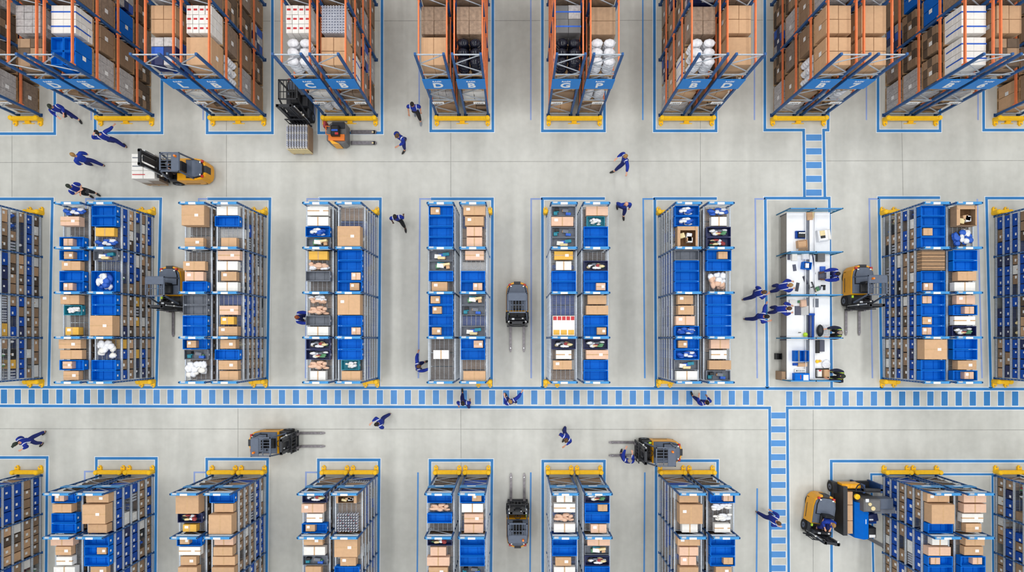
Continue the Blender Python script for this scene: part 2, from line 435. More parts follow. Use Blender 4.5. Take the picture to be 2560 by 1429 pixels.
# ------------------------------------------------------------------ goods
CACHE = {}
def lab_mesh(dx, dy, dz, side, v=0):
    """white paper label lying on top (side 0) or stuck on the aisle side"""
    mb = MB()
    w, l = min(.16, dx*.3), min(.12, dy*.35)
    if side == 0:
        q = .08 if v == 1 else -.36; mb.box(dx*q, dx*q+w, -l/2+dy*.15*(v-1), l/2+dy*.15*(v-1), dz+.001, dz+.004, 'label_white')
    else:
        lw = min(.13, dy*.3); x = side*(dx/2+.002); y0 = (-.3, -.2, .12)[v]*dy
        mb.box(min(x, x+side*.003), max(x, x+side*.003), y0, y0+lw, dz*.4, dz*.4+min(.13, dz*.35), 'label_white')
    return mb.mesh('shipping_label')
def goods_mesh(kind, d, v, face=0):
    key = (kind, tuple(round(q, 2) for q in d), v, face)
    if key in CACHE: return CACHE[key]
    rnd = random.Random(sum(map(ord, kind))*31+v)
    dx, dy, dz = d; X, Y = dx/2, dy/2; mb = MB(); extra = []
    if kind in ('bin', 'bin_dark', 'bin_navy', 'bin_grey', 'bin_teal'):
        m = {'bin':'bin_blue','bin_dark':'bin_blue_dark','bin_navy':'bin_navy','bin_grey':'bin_grey','bin_teal':'bin_teal'}[kind]; t = .018
        mb.box(-X, X, -Y, Y, 0, .02, m)
        for a, b, c, e in ((-X, -X+t, -Y, Y), (X-t, X, -Y, Y), (-X+t, X-t, -Y, -Y+t), (-X+t, X-t, Y-t, Y)): mb.box(a, b, c, e, .02, dz, m)
        e = .014
        for a, b, c, f in ((-X-e, -X+t, -Y-e, Y+e), (X-t, X+e, -Y-e, Y+e), (-X+t, X-t, -Y-e, -Y+t), (-X+t, X-t, Y-t, Y+e)): mb.box(a, b, c, f, dz-.03, dz+.002, m)
        for q in range(5):
            x = -X+dx*(q+.5)/5
            for s in (-1, 1): mb.box(x-.012, x+.012, min(s*Y, s*(Y+.01)), max(s*Y, s*(Y+.01)), .02, dz-.03, m)
        for q in (-.2, .2): mb.box(dx*q-.006, dx*q+.006, -Y+t, Y-t, .02, .05, m)
        f_ = face or 1
        extra.append(('label_holder', MB().box(min(f_*(X+.015), f_*(X+.02)), max(f_*(X+.015), f_*(X+.02)), (-.05, -.14, .04)[v], (.04, -.02, .12)[v], dz*.5, dz*.75, 'label_white').mesh('label_holder')))
    elif kind in ('carton', 'brown_carton', 'dark_carton', 'white_box', 'yellow_box', 'pink_carton', 'black_box'):
        m = {'carton':'cardboard','brown_carton':'cardboard_brown','dark_carton':'cardboard_dark','white_box':'white_carton','yellow_box':'yellow_carton','pink_carton':'cardboard_pink','black_box':'black_plastic'}[kind]
        mb.cbox((0, 0, dz/2), (dx, dy, dz), m, 0, .008)
        tp = MB()
        if v % 2: tp.box(-X-.001, X+.001, -.025, .025, dz-.08, dz+.002, 'tape')
        else: tp.box(-.025, .025, -Y-.001, Y+.001, dz-.08, dz+.002, 'tape')
        extra.append(('packing_tape', tp.mesh('packing_tape')))
        if v: extra.append(('shipping_label', lab_mesh(dx, dy, dz, face, v)))
    elif kind == 'open_carton':
        t = .012; m = 'cardboard_brown'
        mb.box(-X, X, -Y, Y, 0, t, 'carton_inside')
        for a, b, c, e in ((-X, -X+t, -Y, Y), (X-t, X, -Y, Y), (-X+t, X-t, -Y, -Y+t), (-X+t, X-t, Y-t, Y)): mb.box(a, b, c, e, t, dz, m)
        fl_ = MB()
        for s in (-1, 1):
            fl_.poly([(s*X, -Y, dz), (s*X, Y, dz), (s*X*.75, Y*.95, dz+.05), (s*X*.75, -Y*.95, dz+.05)], [(0,1,2,3)], 'cardboard')
        fl_.poly([(-X, Y, dz), (X, Y, dz), (X*.95, Y*.6, dz+.04), (-X*.95, Y*.6, dz+.04)], [(0,1,2,3)], 'cardboard')
        extra.append(('flap', fl_.mesh('flap')))
        it = MB()
        for q in range(4): it.cbox((rnd.uniform(-.5, .5)*X, rnd.uniform(-.5, .3)*Y, dz*.4), (X*.5, Y*.5, dz*.7), rnd.choice(['bag_white','cream','white_carton','cardboard']), rnd.uniform(-.4, .4), .01)
        extra.append(('packed_items', it.mesh('packed_items')))
    elif kind in ('bags', 'bags_blue', 'bags_mixed', 'bags_black', 'parcels'):
        pal = {'bags':['bag_white','bag_white','white_carton'],'bags_blue':['bag_white','pack_blue','pack_blue'],'bags_mixed':['bag_white','goods_green','goods_red','cream','bin_grey','black_plastic'],'bags_black':['black_film'],'parcels':['cardboard_pink','cardboard_pink','bag_white']}[kind]
        for q in range(20):
            rx, ry, rzz = dx*rnd.uniform(.11, .19), dy*rnd.uniform(.14, .24), dz*rnd.uniform(.18, .26)
            x = rnd.uniform(-X+rx, X-rx); y = rnd.uniform(-Y+ry, Y-ry)
            z = rzz+(dz-2*rzz)*(q/19.0)
            mb.blob((x, y, z), (rx*1.0, ry, rzz), rnd.choice(pal), 8, 4, .16, rnd)
    elif kind == 'bottles':
        nx, ny = max(2, int(dx/.11)), max(2, int(dy/.11))
        for i in range(nx):
            for j in range(ny):
                x, y = -X+dx*(i+.5)/nx, -Y+dy*(j+.5)/ny
                mb.cyl((x, y, 0), (x, y, dz*.75), .045, 'silver_pack', 7); mb.cyl((x, y, dz*.75), (x, y, dz*.97), .045, 'silver_pack', 7, .018)
                mb.cyl((x, y, dz*.97), (x, y, dz), .02, 'goods_red' if (i+j) % 5 == 0 else 'white_carton', 6)
    elif kind == 'slats':
        n = int(dy/.08)
        for j in range(n): mb.cbox((0, -Y+dy*(j+.5)/n, dz/2), (dx, dy/n*.75, dz), 'cardboard' if j % 2 else 'cardboard_brown', 0, .01)
    elif kind == 'printed':
        mb.cbox((0, 0, dz/2), (dx, dy, dz*.96), 'white_carton', 0, .01)
        for q in range(5): mb.cbox((-X+dx*(q+.5)/5, Y*.75, dz/2), (dx*.17, dy*.2, dz), 'red_print', 0, .01)
        for q in range(5): mb.cbox((-X+dx*(q+.5)/5, Y*.1, dz/2), (dx*.15, dy*.4, dz), 'label_white', 0, .01)
        for q in range(3): mb.cbox((dx*(q-1)/3, -Y*.65, dz/2), (dx*.28, dy*.25, dz), 'yellow_carton', 0, .01)
    elif kind == 'mixed':
        n = 7
        for q in range(n):
            w, l, h = dx*rnd.uniform(.16, .34), dy*rnd.uniform(.25, .5), dz*rnd.uniform(.4, 1)
            mb.cbox((rnd.uniform(-X+w*.6, X-w*.6), rnd.uniform(-Y+l*.6, Y-l*.6), h/2), (w, l, h), rnd.choice(['goods_green','bin_grey','cream','white_carton','cardboard','pack_blue','black_plastic','bin_teal']), rnd.uniform(-.25, .25)*.5, .008)
    CACHE[key] = (mb.mesh(kind, kind.startswith('bags') or kind == 'parcels'), extra)
    return CACHE[key]
NAME = {'bin':'storage_bin','bin_dark':'storage_bin','bin_navy':'storage_bin','bin_grey':'storage_bin','bin_teal':'storage_bin','carton':'carton','brown_carton':'carton','dark_carton':'carton','white_box':'carton','yellow_box':'carton','pink_carton':'carton','black_box':'equipment_case','open_carton':'open_carton','bags':'bagged_goods','bags_blue':'bagged_goods','bags_mixed':'bagged_goods','bags_black':'bagged_goods','parcels':'bagged_goods','bottles':'bottle_pack','slats':'carton_row','printed':'printed_case','mixed':'loose_goods'}
ADJ = {'bin':'bright blue bin','bin_dark':'blue bin','bin_navy':'navy bin','bin_grey':'grey tote','bin_teal':'teal bin','carton':'tan carton','brown_carton':'brown carton','dark_carton':'dark brown carton','white_box':'white carton','yellow_box':'yellow carton','pink_carton':'pale pink carton','black_box':'black case','open_carton':'open carton','bags':'white bagged goods','bags_blue':'blue and white bags','bags_mixed':'mixed coloured bags','bags_black':'black bags','parcels':'pale wrapped parcels','bottles':'clear bottle pack','slats':'row of slim cartons','printed':'red white case','mixed':'small mixed packages'}
CAT = lambda n: {'storage_bin':'bin','carton':'box','open_carton':'box','equipment_case':'case','bagged_goods':'bags','bottle_pack':'bottles','carton_row':'boxes','printed_case':'box','loose_goods':'packages'}[n]
COUNT = {}
STUFF = {'carton': MB(), 'storage_bin': MB()}
def put(kind, x, y, z, d, where, group, v=0, rz=0.0, pre='', face=0):
    n = NAME[kind]; fam = 'storage_bin' if n == 'storage_bin' else ('carton' if n == 'carton' else n)
    COUNT[fam] = COUNT.get(fam, 0)+1
    if fam in STUFF and COUNT[fam] > 299:
        bulk(kind, x, y, z, d); return None
    me, extra = goods_mesh(kind, d, v, face)
    o = link(n, me, None, (x, y, z), rz)
    tag(o, (pre+ADJ[kind])+', '+where, CAT(n), group, 'stuff' if n in ('bagged_goods', 'loose_goods') else None)
    for nm, m2 in extra: part(nm, m2, o)
    return o
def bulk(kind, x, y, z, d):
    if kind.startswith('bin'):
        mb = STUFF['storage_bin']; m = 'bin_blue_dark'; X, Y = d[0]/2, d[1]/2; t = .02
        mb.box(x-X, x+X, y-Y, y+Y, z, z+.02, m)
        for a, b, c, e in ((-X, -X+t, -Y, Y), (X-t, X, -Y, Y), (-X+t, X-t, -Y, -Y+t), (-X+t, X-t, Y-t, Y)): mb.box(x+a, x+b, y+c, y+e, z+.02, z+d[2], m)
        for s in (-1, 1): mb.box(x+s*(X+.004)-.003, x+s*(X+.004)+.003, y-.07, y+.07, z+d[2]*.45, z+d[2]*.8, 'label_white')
    else:
        m = {'dark_carton':'cardboard_dark','white_box':'white_carton'}.get(kind, 'cardboard_brown')
        mb = STUFF['carton']; mb.cbox((x, y, z+d[2]/2), d, m, 0, .008)
        s = 1 if x < 0 else -1
        mb.box(x+s*(d[0]/2+.004)-.003, x+s*(d[0]/2+.004)+.003, y-.05, y+.07, z+d[2]*.4, z+d[2]*.7, 'label_white')

# top-shelf slot codes -> goods
def top_slot(code, cx, y0, ln, z, where, group, seed, side):
    """slot spans y0-ln .. y0 ; side=-1 left rack, +1 right rack"""
    rnd = random.Random(seed); yc = y0-ln/2; L = ln-.045
    g = lambda k, w=1.08, l=L, h=.32, dx=0, dy=0, zz=z, v=0, rz=0, pre='': put(k, cx+dx, yc+dy, zz, (round(w, 2), round(l, 2), h), where, group, v, rz, pre)
    v = rnd.randint(0, 2)
    if code == 'B': g('bin', pre='empty ')
    elif code == 'b':
        g('bin', pre='open '); g(rnd.choice(['carton','pink_carton','carton']), .42, L-.1, .26, dx=side*.22+rnd.uniform(-.05,.05), zz=z+.021, v=v, pre='small ')
    elif code == 'G': g('bin', pre='full '); g('bags_blue', .98, L-.06, .40, zz=z+.021, v=v)
    elif code == 'g': g('bin_grey', h=.2); g('mixed', .98, L-.06, .26, zz=z+.021, v=v)
    elif code == 't': g('bin_teal', .8, h=.24); g('bags', .6, L-.1, .24, zz=z+.021, v=v)
    elif code == 'k': g('bin_navy', h=.26); g('bags_mixed', .9, L-.08, .3, zz=z+.021, v=v)
    elif code == 'K': g('bin_grey', h=.3)
    elif code == 'c': g(rnd.choice(['carton','carton','pink_carton']), rnd.choice([.7,.85,1.0]), L-.02, rnd.choice([.28,.36]), dx=side*.06, v=v)
    elif code == 'C': g('carton', 1.02, L, .5, v=v, pre='large ')
    elif code == 'O': g('open_carton', .92, L, .42, v=v, pre='large ')
    elif code == 'w': g('white_box', rnd.choice([.7,.95]), L-.03, .3, v=v)
    elif code == 'W': g('bags', 1.05, L, .34, v=v)
    elif code == 'v': g('bags_blue' if rnd.random() < .4 else 'bags', 1.0, L, .28, v=v)
    elif code == 'Y': g('yellow_box', .85, L-.05, .25, v=v)
    elif code == 'y': g('yellow_box', .6, L-.08, .3, v=v); 
    elif code == 'p': g('parcels', 1.0, L, .3, v=v)
    elif code == 'P': g('parcels', 1.0, L, .36, v=v)
    elif code == 'L': g('bottles', .95, L, .32, v=0)
    elif code == 'S': g('slats', 1.05, L, .35)
    elif code == 'R': g('printed', 1.0, L, .36)

M_TOP = {(1,'L'):'vcmb bcBb ctmy ccbc',(1,'R'):'BBYv gmG- BBC- W-BB',(2,'L'):'C-mc mccB KKBB bgW-',(2,'R'):'wBmc cwcw mcyc cBcc',
 (3,'L'):'wwGg YpKm ppKw kkpw',(3,'R'):'mmC- BBbb C-Bb BBtc',(4,'L'):'bBBB ggBc bbBb mwmm',(4,'R'):'cccc cmBb ggmg bBmc',
 (5,'L'):'gcgg YwBB mmR- kwcm',(5,'R'):'ctBB mkBb ccBb kcBB',(6,'L'):'GGO- KBBB cccG bGgw',(6,'R'):'vwkk bBP- BBBB cwcg',
 (8,'L'):'BBbB S-Bb bBbb C-BB',(8,'R'):'O-v- BBcw cbwk BBcb'}
B_TOP = {(1,'L'):'bcBB ccww',(1,'R'):'cC-c BbBc',(2,'L'):'C-ky bwcc',(2,'R'):'BcC- cccc',(3,'L'):'kcwb cwgc',(3,'R'):'OmL- C-cB',
 (4,'L'):'BpBm kccc',(4,'R'):'bwcc BBBg',(5,'L'):'wwpw BBcw',(5,'R'):'kbBc cgkB',(6,'L'):'cC-w cccc',(6,'R'):'bvvw BBbc',
 (8,'L'):'cC-B wcbB',(8,'R'):'ccwc ccbB'}
OFF = {'L': -35.5/PPM, 'R': 37.5/PPM}
SIDE = {'L': 'left', 'R': 'right'}
rack_x = lambda i, s: (PC[i]-NX)/PPM+OFF[s]

def fill_top(i, s, spec, ys, lv, row):
    cx = rack_x(i, s); z = lv[-1]+.021
    for b, codes in enumerate(spec.split()):
        ya, yb = ys[b]-.06, ys[b+1]+.06; ln = (ya-yb)/4
        for q, c in enumerate(codes):
            if c in 'm-': continue
            n = 2 if q < 3 and codes[q+1] == '-' else 1
            y0 = ya-q*ln
            wh = 'top shelf, %s bay, %s slot, %s rack, %s %s pair' % (ORD[b], ORD[q], SIDE[s], ORD[i], row)
            if in_view(cx-.6, cx+.6, y0-ln*n, y0, z, z+.3):
                top_slot(c, cx, y0, ln*n, z, wh, 'goods on the top shelves', i*1000+b*100+q*7+(3 if s == 'L' else 0)+len(row), -1 if s == 'L' else 1)
def fill_side(i, s, ys, lv, row, seed):
    rnd = random.Random(seed); cx = rack_x(i, s)
    order = [(li, b) for li in range(len(lv)-2, -1, -1) for b in range(len(ys)-1)]
    for li, b in order:
        z = lv[li]+.021; hmax = lv[li+1]-lv[li]-.09
        ya, yb = ys[b]-.06, ys[b+1]+.06
        theme = rnd.choice(['bins','bins','cartons','cartons','mix'])
        n = 4 if rnd.random() < .75 else 3
        ln = (ya-yb)/n
        for q in range(n):
            if rnd.random() < .04: continue
            y = ya-(q+.5)*ln
            if not in_view(cx-.6, cx+.6, y-ln/2, y+ln/2, z, z+.3): continue
            r = rnd.random()
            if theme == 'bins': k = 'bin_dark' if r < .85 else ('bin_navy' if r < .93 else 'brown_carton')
            elif theme == 'cartons': k = 'brown_carton' if r < .5 else ('dark_carton' if r < .65 else ('carton' if r < .9 else 'white_box'))
            else: k = rnd.choice(['bin_dark','brown_carton','bags_mixed','bags_blue','white_box','black_box','bottles','yellow_box'])
            h = round(hmax*(.95 if k.startswith('bin') else rnd.choice([.75,.85,.95])), 2)
            wh = '%s shelf, %s bay, %s slot, %s rack, %s %s pair' % (ORD[li], ORD[b], ORD[q], SIDE[s], ORD[i], row)
            put(k, cx, y, z, (1.1 if k.startswith('bin') else 1.06, round(ln-.05, 2), h), wh, 'goods on the %s shelves of the %s row' % (ORD[li], row), rnd.choice([0, 1, 1, 2]), face=1 if s == 'R' else -1)
def fill_hidden(i, s, ys, lv, row, seed, top=0):  # unseen filler cartons, added so bright floor doesn't show through gaps and mesh decks
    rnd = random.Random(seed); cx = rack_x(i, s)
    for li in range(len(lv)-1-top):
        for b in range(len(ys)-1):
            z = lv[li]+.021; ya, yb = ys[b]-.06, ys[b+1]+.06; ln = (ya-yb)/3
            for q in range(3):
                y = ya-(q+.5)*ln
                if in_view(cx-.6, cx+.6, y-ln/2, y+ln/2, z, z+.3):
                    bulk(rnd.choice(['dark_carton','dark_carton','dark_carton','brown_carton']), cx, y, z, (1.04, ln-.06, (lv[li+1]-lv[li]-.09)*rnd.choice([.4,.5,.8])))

protoM = shelf_rack(MYS, MH, MLV, False); protoB = shelf_rack(BYS, BH, BLV, True); protoT = tall_rack()
def place_rack(proto, i, s, row, lab, y=0.0):
    o = copy_tree(proto)
    o.location = (rack_x(i, s), y, 0); o['label'] = lab % (SIDE[s], ORD[i]); o['group'] = row+' row racks'
    return o
# --- middle row
for i in range(10):
    if i == 7: continue
    for s in 'LR':
        if (i, s) in ((0,'L'), (9,'R')): continue
        place_rack(protoM, i, s, 'middle', 'blue mesh-shelved rack, %s one of the %s middle pair')
    x = (PC[i]-NX)/PPM
    sgn = 1 if i < 5 else -1
    for yy, f, w in ((MYS[0]+.17, -1, 'back end'), (MYS[-1]-.16, 1, 'front end')):
        make_guard(x+sgn*(1.08 if i not in (4, 5) else 1.12), yy, .55, '%s middle pair, %s' % (ORD[i], w), f, False)
# --- bottom row
for i in range(10):
    if i == 7: continue
    for s in 'LR':
        if (i, s) in ((0,'L'), (9,'R')) and i != 0: continue
        if (i, s) == (0, 'L'): continue
        r = place_rack(protoB, i, s, 'front', 'blue mesh-shelved rack, %s one of the %s front pair')
        sg = MB().box(-.62, .62, .04, .07, 2.25, 2.62, 'sky_steel').box(-.3, .1, .07, .074, 2.36, 2.5, 'label_white')
        part('end_sign', sg, r, loc=(0, BYS[0], 0))
        make_guard(rack_x(i, s), BYS[0]+.22, 1.12, '%s rack of the %s front pair' % (SIDE[s], ORD[i]), -1, False)
# top goods
for (i, s), sp in M_TOP.items(): fill_top(i, s, sp, MYS, MLV, 'middle')
for (i, s), sp in B_TOP.items(): fill_top(i, s, sp, BYS[:3], BLV, 'front')
# lower goods on faces in view, the outermost (widest seen) racks first
faces = [(0,'R'),(9,'L'),(1,'R'),(8,'L'),(2,'R'),(3,'R'),(6,'L'),(5,'L'),(4,'R')]
for i, s in faces:
    fill_side(i, s, MYS, MLV, 'middle', 50+i); fill_side(i, s, BYS, BLV, 'front', 90+i)
for i in range(10):
    if i == 7: continue
    for s in 'LR':
        if (i, s) in faces or (i, s) in ((0,'L'), (9,'R')): continue
        fill_hidden(i, s, MYS, MLV, 'middle', i*3+1, 0)
        fill_hidden(i, s, BYS, BLV, 'front', i*3+2, 0)
o = link('stored_and_filler_cartons', STUFF['carton'].mesh('stored_and_filler_cartons')); tag(o, 'remaining brown cartons stacked on the lower shelves of the blue mesh racks', 'boxes', None, 'stuff')
o = link('stored_bins', STUFF['storage_bin'].mesh('stored_bins')); tag(o, 'remaining blue bins on the lower shelves of the blue mesh racks', 'bins', None, 'stuff')
print('counts', COUNT)

# ------------------------------------------------------------------ tall pallet racks and their pallet loads
SG = {1:'DB', 2:'LB', 3:'CB', 4:'DB', 5:'GP', 6:'BD', 7:'B7', 8:'B6'}
TXT = {}
def txt(body, size, m):
    if (body, size) not in TXT: TXT[(body, size)] = text_mesh(body, size, m)
    return TXT[(body, size)]
sign_me = MB().box(-.62, .62, -.015, .015, 0, .95, 'sign_blue').mesh('aisle_sign')
for i in range(10):
    for s in 'LR':
        if (i, s) in ((0,'L'), (9,'R')): continue
        r = place_rack(protoT, i, s, 'back', 'tall orange and blue pallet rack, %s one of the %s back pair', TY0)
        sgo = part('aisle_sign', sign_me, r, loc=(0, -.075, 3.35))
        if i in SG:
            for body, size, z in ((SG[i][0 if s == 'L' else 1], .62, .36), ('RACK', .15, .76)):
                t = part('lettering', txt(body, size, 'white_paint'), sgo, loc=(0, -.02, z)); t.rotation_euler = (math.pi/2, 0, 0)
        lp = MB().box(-.27, .27, -.01, .01, 0, .24, 'label_white')
        pl = part('number_plate', lp, r, loc=(-.25 if s == 'L' else .22, -.075, 1.62))
        t = part('lettering', txt('1 2 3 4 5', .105, 'screen_dark'), pl, loc=(0, -.014, .11)); t.rotation_euler = (math.pi/2, 0, 0)
    make_guard((PC[i]-NX)/PPM+(.7 if i == 0 else (-.7 if i == 9 else .02)), TY0-.25, 1.2 if i in (0, 9) else 2.5, '%s back pair' % ORD[i])

for pr in (protoM, protoB, protoT):                                 # the prototypes themselves are not part of the hall
    for ch in KIDS.pop(pr.name): bpy.data.objects.remove(ch)
    bpy.data.objects.remove(pr)
PL = {}
def pallet_mesh():
    mb = MB()
    for q in range(7): y = -.56+q*.187; mb.box(-.5, .5, y-.05, y+.05, .12, .14, 'pallet_wood')
    for x in (-.43, 0, .43):
        mb.box(x-.05, x+.05, -.6, .6, .1, .12, 'pallet_wood')
        for y in (-.52, 0, .52): mb.box(x-.05, x+.05, y-.07, y+.07, .02, .1, 'pallet_wood')
        mb.box(x-.05, x+.05, -.6, .6, 0, .02, 'pallet_wood')
    return mb.mesh('pallet')
PALLET = pallet_mesh()
def grid(mb, nx, ny, nz, w, l, h, mats, rnd, gap=.008, z0=0, bev=.012):
    for a in range(nx):
        for b in range(ny):
            for c in range(nz):
                if c < nz-1 and 0 < a < nx-1 and 0 < b < ny-1: continue
                mb.cbox((-w/2+w*(a+.5)/nx+rnd.uniform(-1, 1)*gap, -l/2+l*(b+.5)/ny+rnd.uniform(-1, 1)*gap, z0+h*(c+.5)/nz), (w/nx-gap*2, l/ny-gap*2, h/nz-.004), rnd.choice(mats), 0, bev)
def load(kind, v=0):
    if (kind, v) in PL: return PL[(kind, v)]
    rnd = random.Random(sum(map(ord, kind))+v*17); mb = MB(); W_, L_, h = 1.04, 1.16, .98; ex = []
    if kind == 'tan': grid(mb, 2, 2, 2, W_, L_, h, ['cardboard'], rnd)
    elif kind == 'tall': grid(mb, 2, 1, 1, W_, L_, h, ['cardboard'], rnd)
    elif kind == 'big':
        grid(mb, 1, 1, 2, W_, L_, h, ['cardboard'], rnd)
    elif kind == 'brown': grid(mb, 1, 2 if v else 1, 1+v, W_, L_, h-.12*v, ['cardboard_brown'], rnd)
    elif kind == 'dark': grid(mb, 2, 3, 3, W_, L_, h-.1, ['cardboard_dark','cardboard_brown'], rnd)
    elif kind == 'wrapbrown': grid(mb, 2, 2, 3, W_, L_, h-.1, ['shrink_brown'], rnd, .004)
    elif kind == 'wrapgrey': grid(mb, 3, 4, 5, W_, L_, h, ['shrink_grey'], rnd, .006)
    elif kind == 'whitebox': grid(mb, 2, 2, 4, W_, L_, h, ['white_carton'], rnd); ex.append('blue')
    elif kind == 'redwhite': grid(mb, 4, 3, 3, W_, L_, h, ['white_carton'], rnd); ex.append('red')
    elif kind == 'crates':
        grid(mb, 1, 1, 1, W_-.04, L_-.04, h-.25, ['bin_blue'], rnd, .01)
        for a in range(2):
            for b in range(2):
                cx, cy = -W_/4+a*W_/2, -L_/4+b*L_/2; hx, hy = W_/4-.01, L_/4-.01
                for q in ((-hx, -hx+.03, -hy, hy), (hx-.03, hx, -hy, hy), (-hx, hx, -hy, -hy+.03), (-hx, hx, hy-.03, hy)): mb.box(cx+q[0], cx+q[1], cy+q[2], cy+q[3], .05, h, 'bin_blue')
    elif kind == 'cans':
        grid(mb, 1, 1, 1, W_-.06, L_-.06, h-.1, ['silver_pack'], rnd)
        for a in range(9):
            for b in range(10):
                x, y = -W_/2+W_*(a+.5)/9, -L_/2+L_*(b+.5)/10
                mb.cyl((x, y, h-.12), (x, y, h), .048, 'silver_pack', 8); mb.cyl((x, y, h), (x, y, h+.004), .018, 'black_plastic', 6)
    elif kind == 'whitebags':
        for c in range(5):
            for a in range(2):
                for b in range(3): mb.blob((-W_/4+a*W_/2, -L_/3+b*L_/3, .1+c*.19), (W_/4, L_/6.2, .12), 'bag_white', 8, 5, .08, rnd)
    elif kind == 'blackbags':
        for c in range(4):
            for a in range(2):
                for b in range(3): mb.blob((-W_/4+a*W_/2, -L_/3+b*L_/3, .12+c*.24), (W_/4, L_/6, .15), 'black_film', 9, 5, .1, rnd)
    elif kind == 'navy': grid(mb, 2, 3, 3, W_, L_, h, ['bin_navy','pack_blue','shrink_grey'], rnd)
    elif kind == 'greybox': grid(mb, 2, 2, 2, W_, L_, h, ['forklift_grey','shrink_grey'], rnd); ex.append('blue')
    if 'blue' in ex:
        for b in (-1, 1): mb.box(-W_/2-.004, W_/2+.004, b*.3-.03, b*.3+.03, h*.1, h+.004, 'pack_blue')
    if 'red' in ex:
        for b in range(3):
            for a in range(4): mb.box(-W_/2+.05+a*W_/4, -W_/2+.2+a*W_/4, -L_/3+b*L_/3-.03, -L_/3+b*L_/3+.05, h*.5, h+.002, 'red_print')
    PL[(kind, v)] = mb.mesh('stacked_goods', 'bags' in kind)
    return PL[(kind, v)]
LADJ = {'tan':'tan carton','tall':'tall tan carton','big':'large tan carton','brown':'big brown carton','dark':'dark brown carton','wrapbrown':'wrapped brown goods','wrapgrey':'wrapped grey pack','whitebox':'blue-strapped white box','redwhite':'red and white case','crates':'blue crate','cans':'silver can pack','whitebags':'white bag','blackbags':'black film bag','navy':'navy and grey box','greybox':'blue-strapped grey box'}
plab = {s: MB().box(min(s*.525, s*.529), max(s*.525, s*.529), -.1, .08, .45, .65, 'label_white').mesh('pallet_label') for s in (-1, 1)}
def pallet_load(kind, x, y, z, where, v=0, group='pallet loads in the tall back racks', rz=0.0):
    o = thing('pallet_load', '%s pallet, %s' % (LADJ[kind], where), 'pallet', (x, y, z), rz, group)
    part('pallet', PALLET, o); part('stacked_goods', load(kind, v), o, loc=(0, 0, .141))
    part('pallet_label', plab[1 if x < 0 else -1], o, loc=(0, .1 if v else -.1, .1))
    return o
TOPG = {(1,'L'):('wrapgrey','dark'),(1,'R'):('whitebox','crates'),(2,'L'):('tan','navy'),(2,'R'):('redwhite','big'),(3,'L'):('redwhite','whitebags'),(3,'R'):('cans','tan'),
 (4,'L'):('wrapbrown','tall'),(4,'R'):('wrapbrown','blackbags'),(5,'L'):('greybox','blackbags'),(5,'R'):('brown','whitebags'),(6,'L'):('wrapbrown','whitebags'),(6,'R'):('tan','big'),
 (7,'L'):('tan','tan'),(7,'R'):('tall','tan'),(8,'L'):('whitebox','whitebox'),(8,'R'):('tan','dark'),(0,'R'):('brown','navy'),(9,'L'):('navy','wrapbrown')}
HID = MB()  # unseen filler blocks, added to keep the inside of the tall racks dark
visT = {(0,'R'),(1,'R'),(2,'R'),(3,'R'),(4,'R'),(5,'L'),(6,'L'),(7,'L'),(8,'L'),(9,'L')}
rt = random.Random(21); nT = 0
for i in range(10):
    for s in 'LR':
        if (i, s) in ((0,'L'), (9,'R')): continue
        cx = rack_x(i, s)
        for li in range(3, -1, -1):
            for slot in range(6):
                b = slot//2; y = TY0+b*TBAY+(.72 if slot % 2 == 0 else 2.04); z = TLV[li]+.001
                if not in_view(cx-.5, cx+.5, y-.6, y+.6, z, z+1.1): continue
                if li == 3 and slot < 2: k = TOPG.get((i, s))[1 if slot == 0 else 0]
                else:
                    k = rt.choice(['whitebags','wrapgrey','tan','wrapbrown','dark','brown','whitebox']) if slot == 0 else rt.choice(['brown','brown','wrapbrown','wrapbrown','wrapgrey','dark','dark','navy','crates' if i in (1, 8) else 'brown'])
                v = rt.randint(0, 1) if k in ('brown','tan') else 0
                if (i, s) in visT or li == 3 or slot == 0:
                    wh = '%s level, %s bay, %s, %s rack, %s back pair' % (ORD[li], ORD[b], 'front half' if slot % 2 == 0 else 'rear half', SIDE[s], ORD[i])
                    pallet_load(k, cx, y, z, wh, v); nT += 1
                else:
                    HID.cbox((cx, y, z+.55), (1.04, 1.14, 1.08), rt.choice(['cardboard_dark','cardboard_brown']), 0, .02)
o = link('pallet_gap_filler', HID.mesh('pallet_gap_filler')); tag(o, 'remaining brown pallet goods deep inside the tall back racks', 'boxes', None, 'stuff')
print('pallets', nT)
# ------------------------------------------------------------------ forklifts
def wheel(r, w):
    mb = MB().cyl((-w/2, 0, 0), (w/2, 0, 0), r, 'tyre', 18)
    mb.cyl((-w/2-.006, 0, 0), (w/2+.006, 0, 0), r*.55, 'forklift_slate', 12)
    mb.cyl((-w/2-.02, 0, 0), (w/2+.02, 0, 0), r*.18, 'forklift_black', 8)
    return mb.mesh('wheel')
def hull(pts, z0, z1, m, inset=.06, chz=.06, top=None):
    return MB().prism(pts, z0, z1, m, top, inset, chz)
WH = wheel(.26, .18)
FORK = MB().box(-.06, .06, 0, 1.08, .04, .075, 'fork_steel').poly([(-.06,1.08,.04),(.06,1.08,.04),(.03,1.2,.045),(-.03,1.2,.045),(-.06,1.08,.075),(.06,1.08,.075),(.03,1.2,.055),(-.03,1.2,.055)], [(0,3,2,1),(4,5,6,7),(1,2,6,5),(2,3,7,6),(3,0,4,7)], 'fork_steel').box(-.06, .06, -.05, 0, .04, .55, 'fork_steel').cyl((0,1.0,.075),(0,1.0,.08),.025,'chrome',8).mesh('fork')
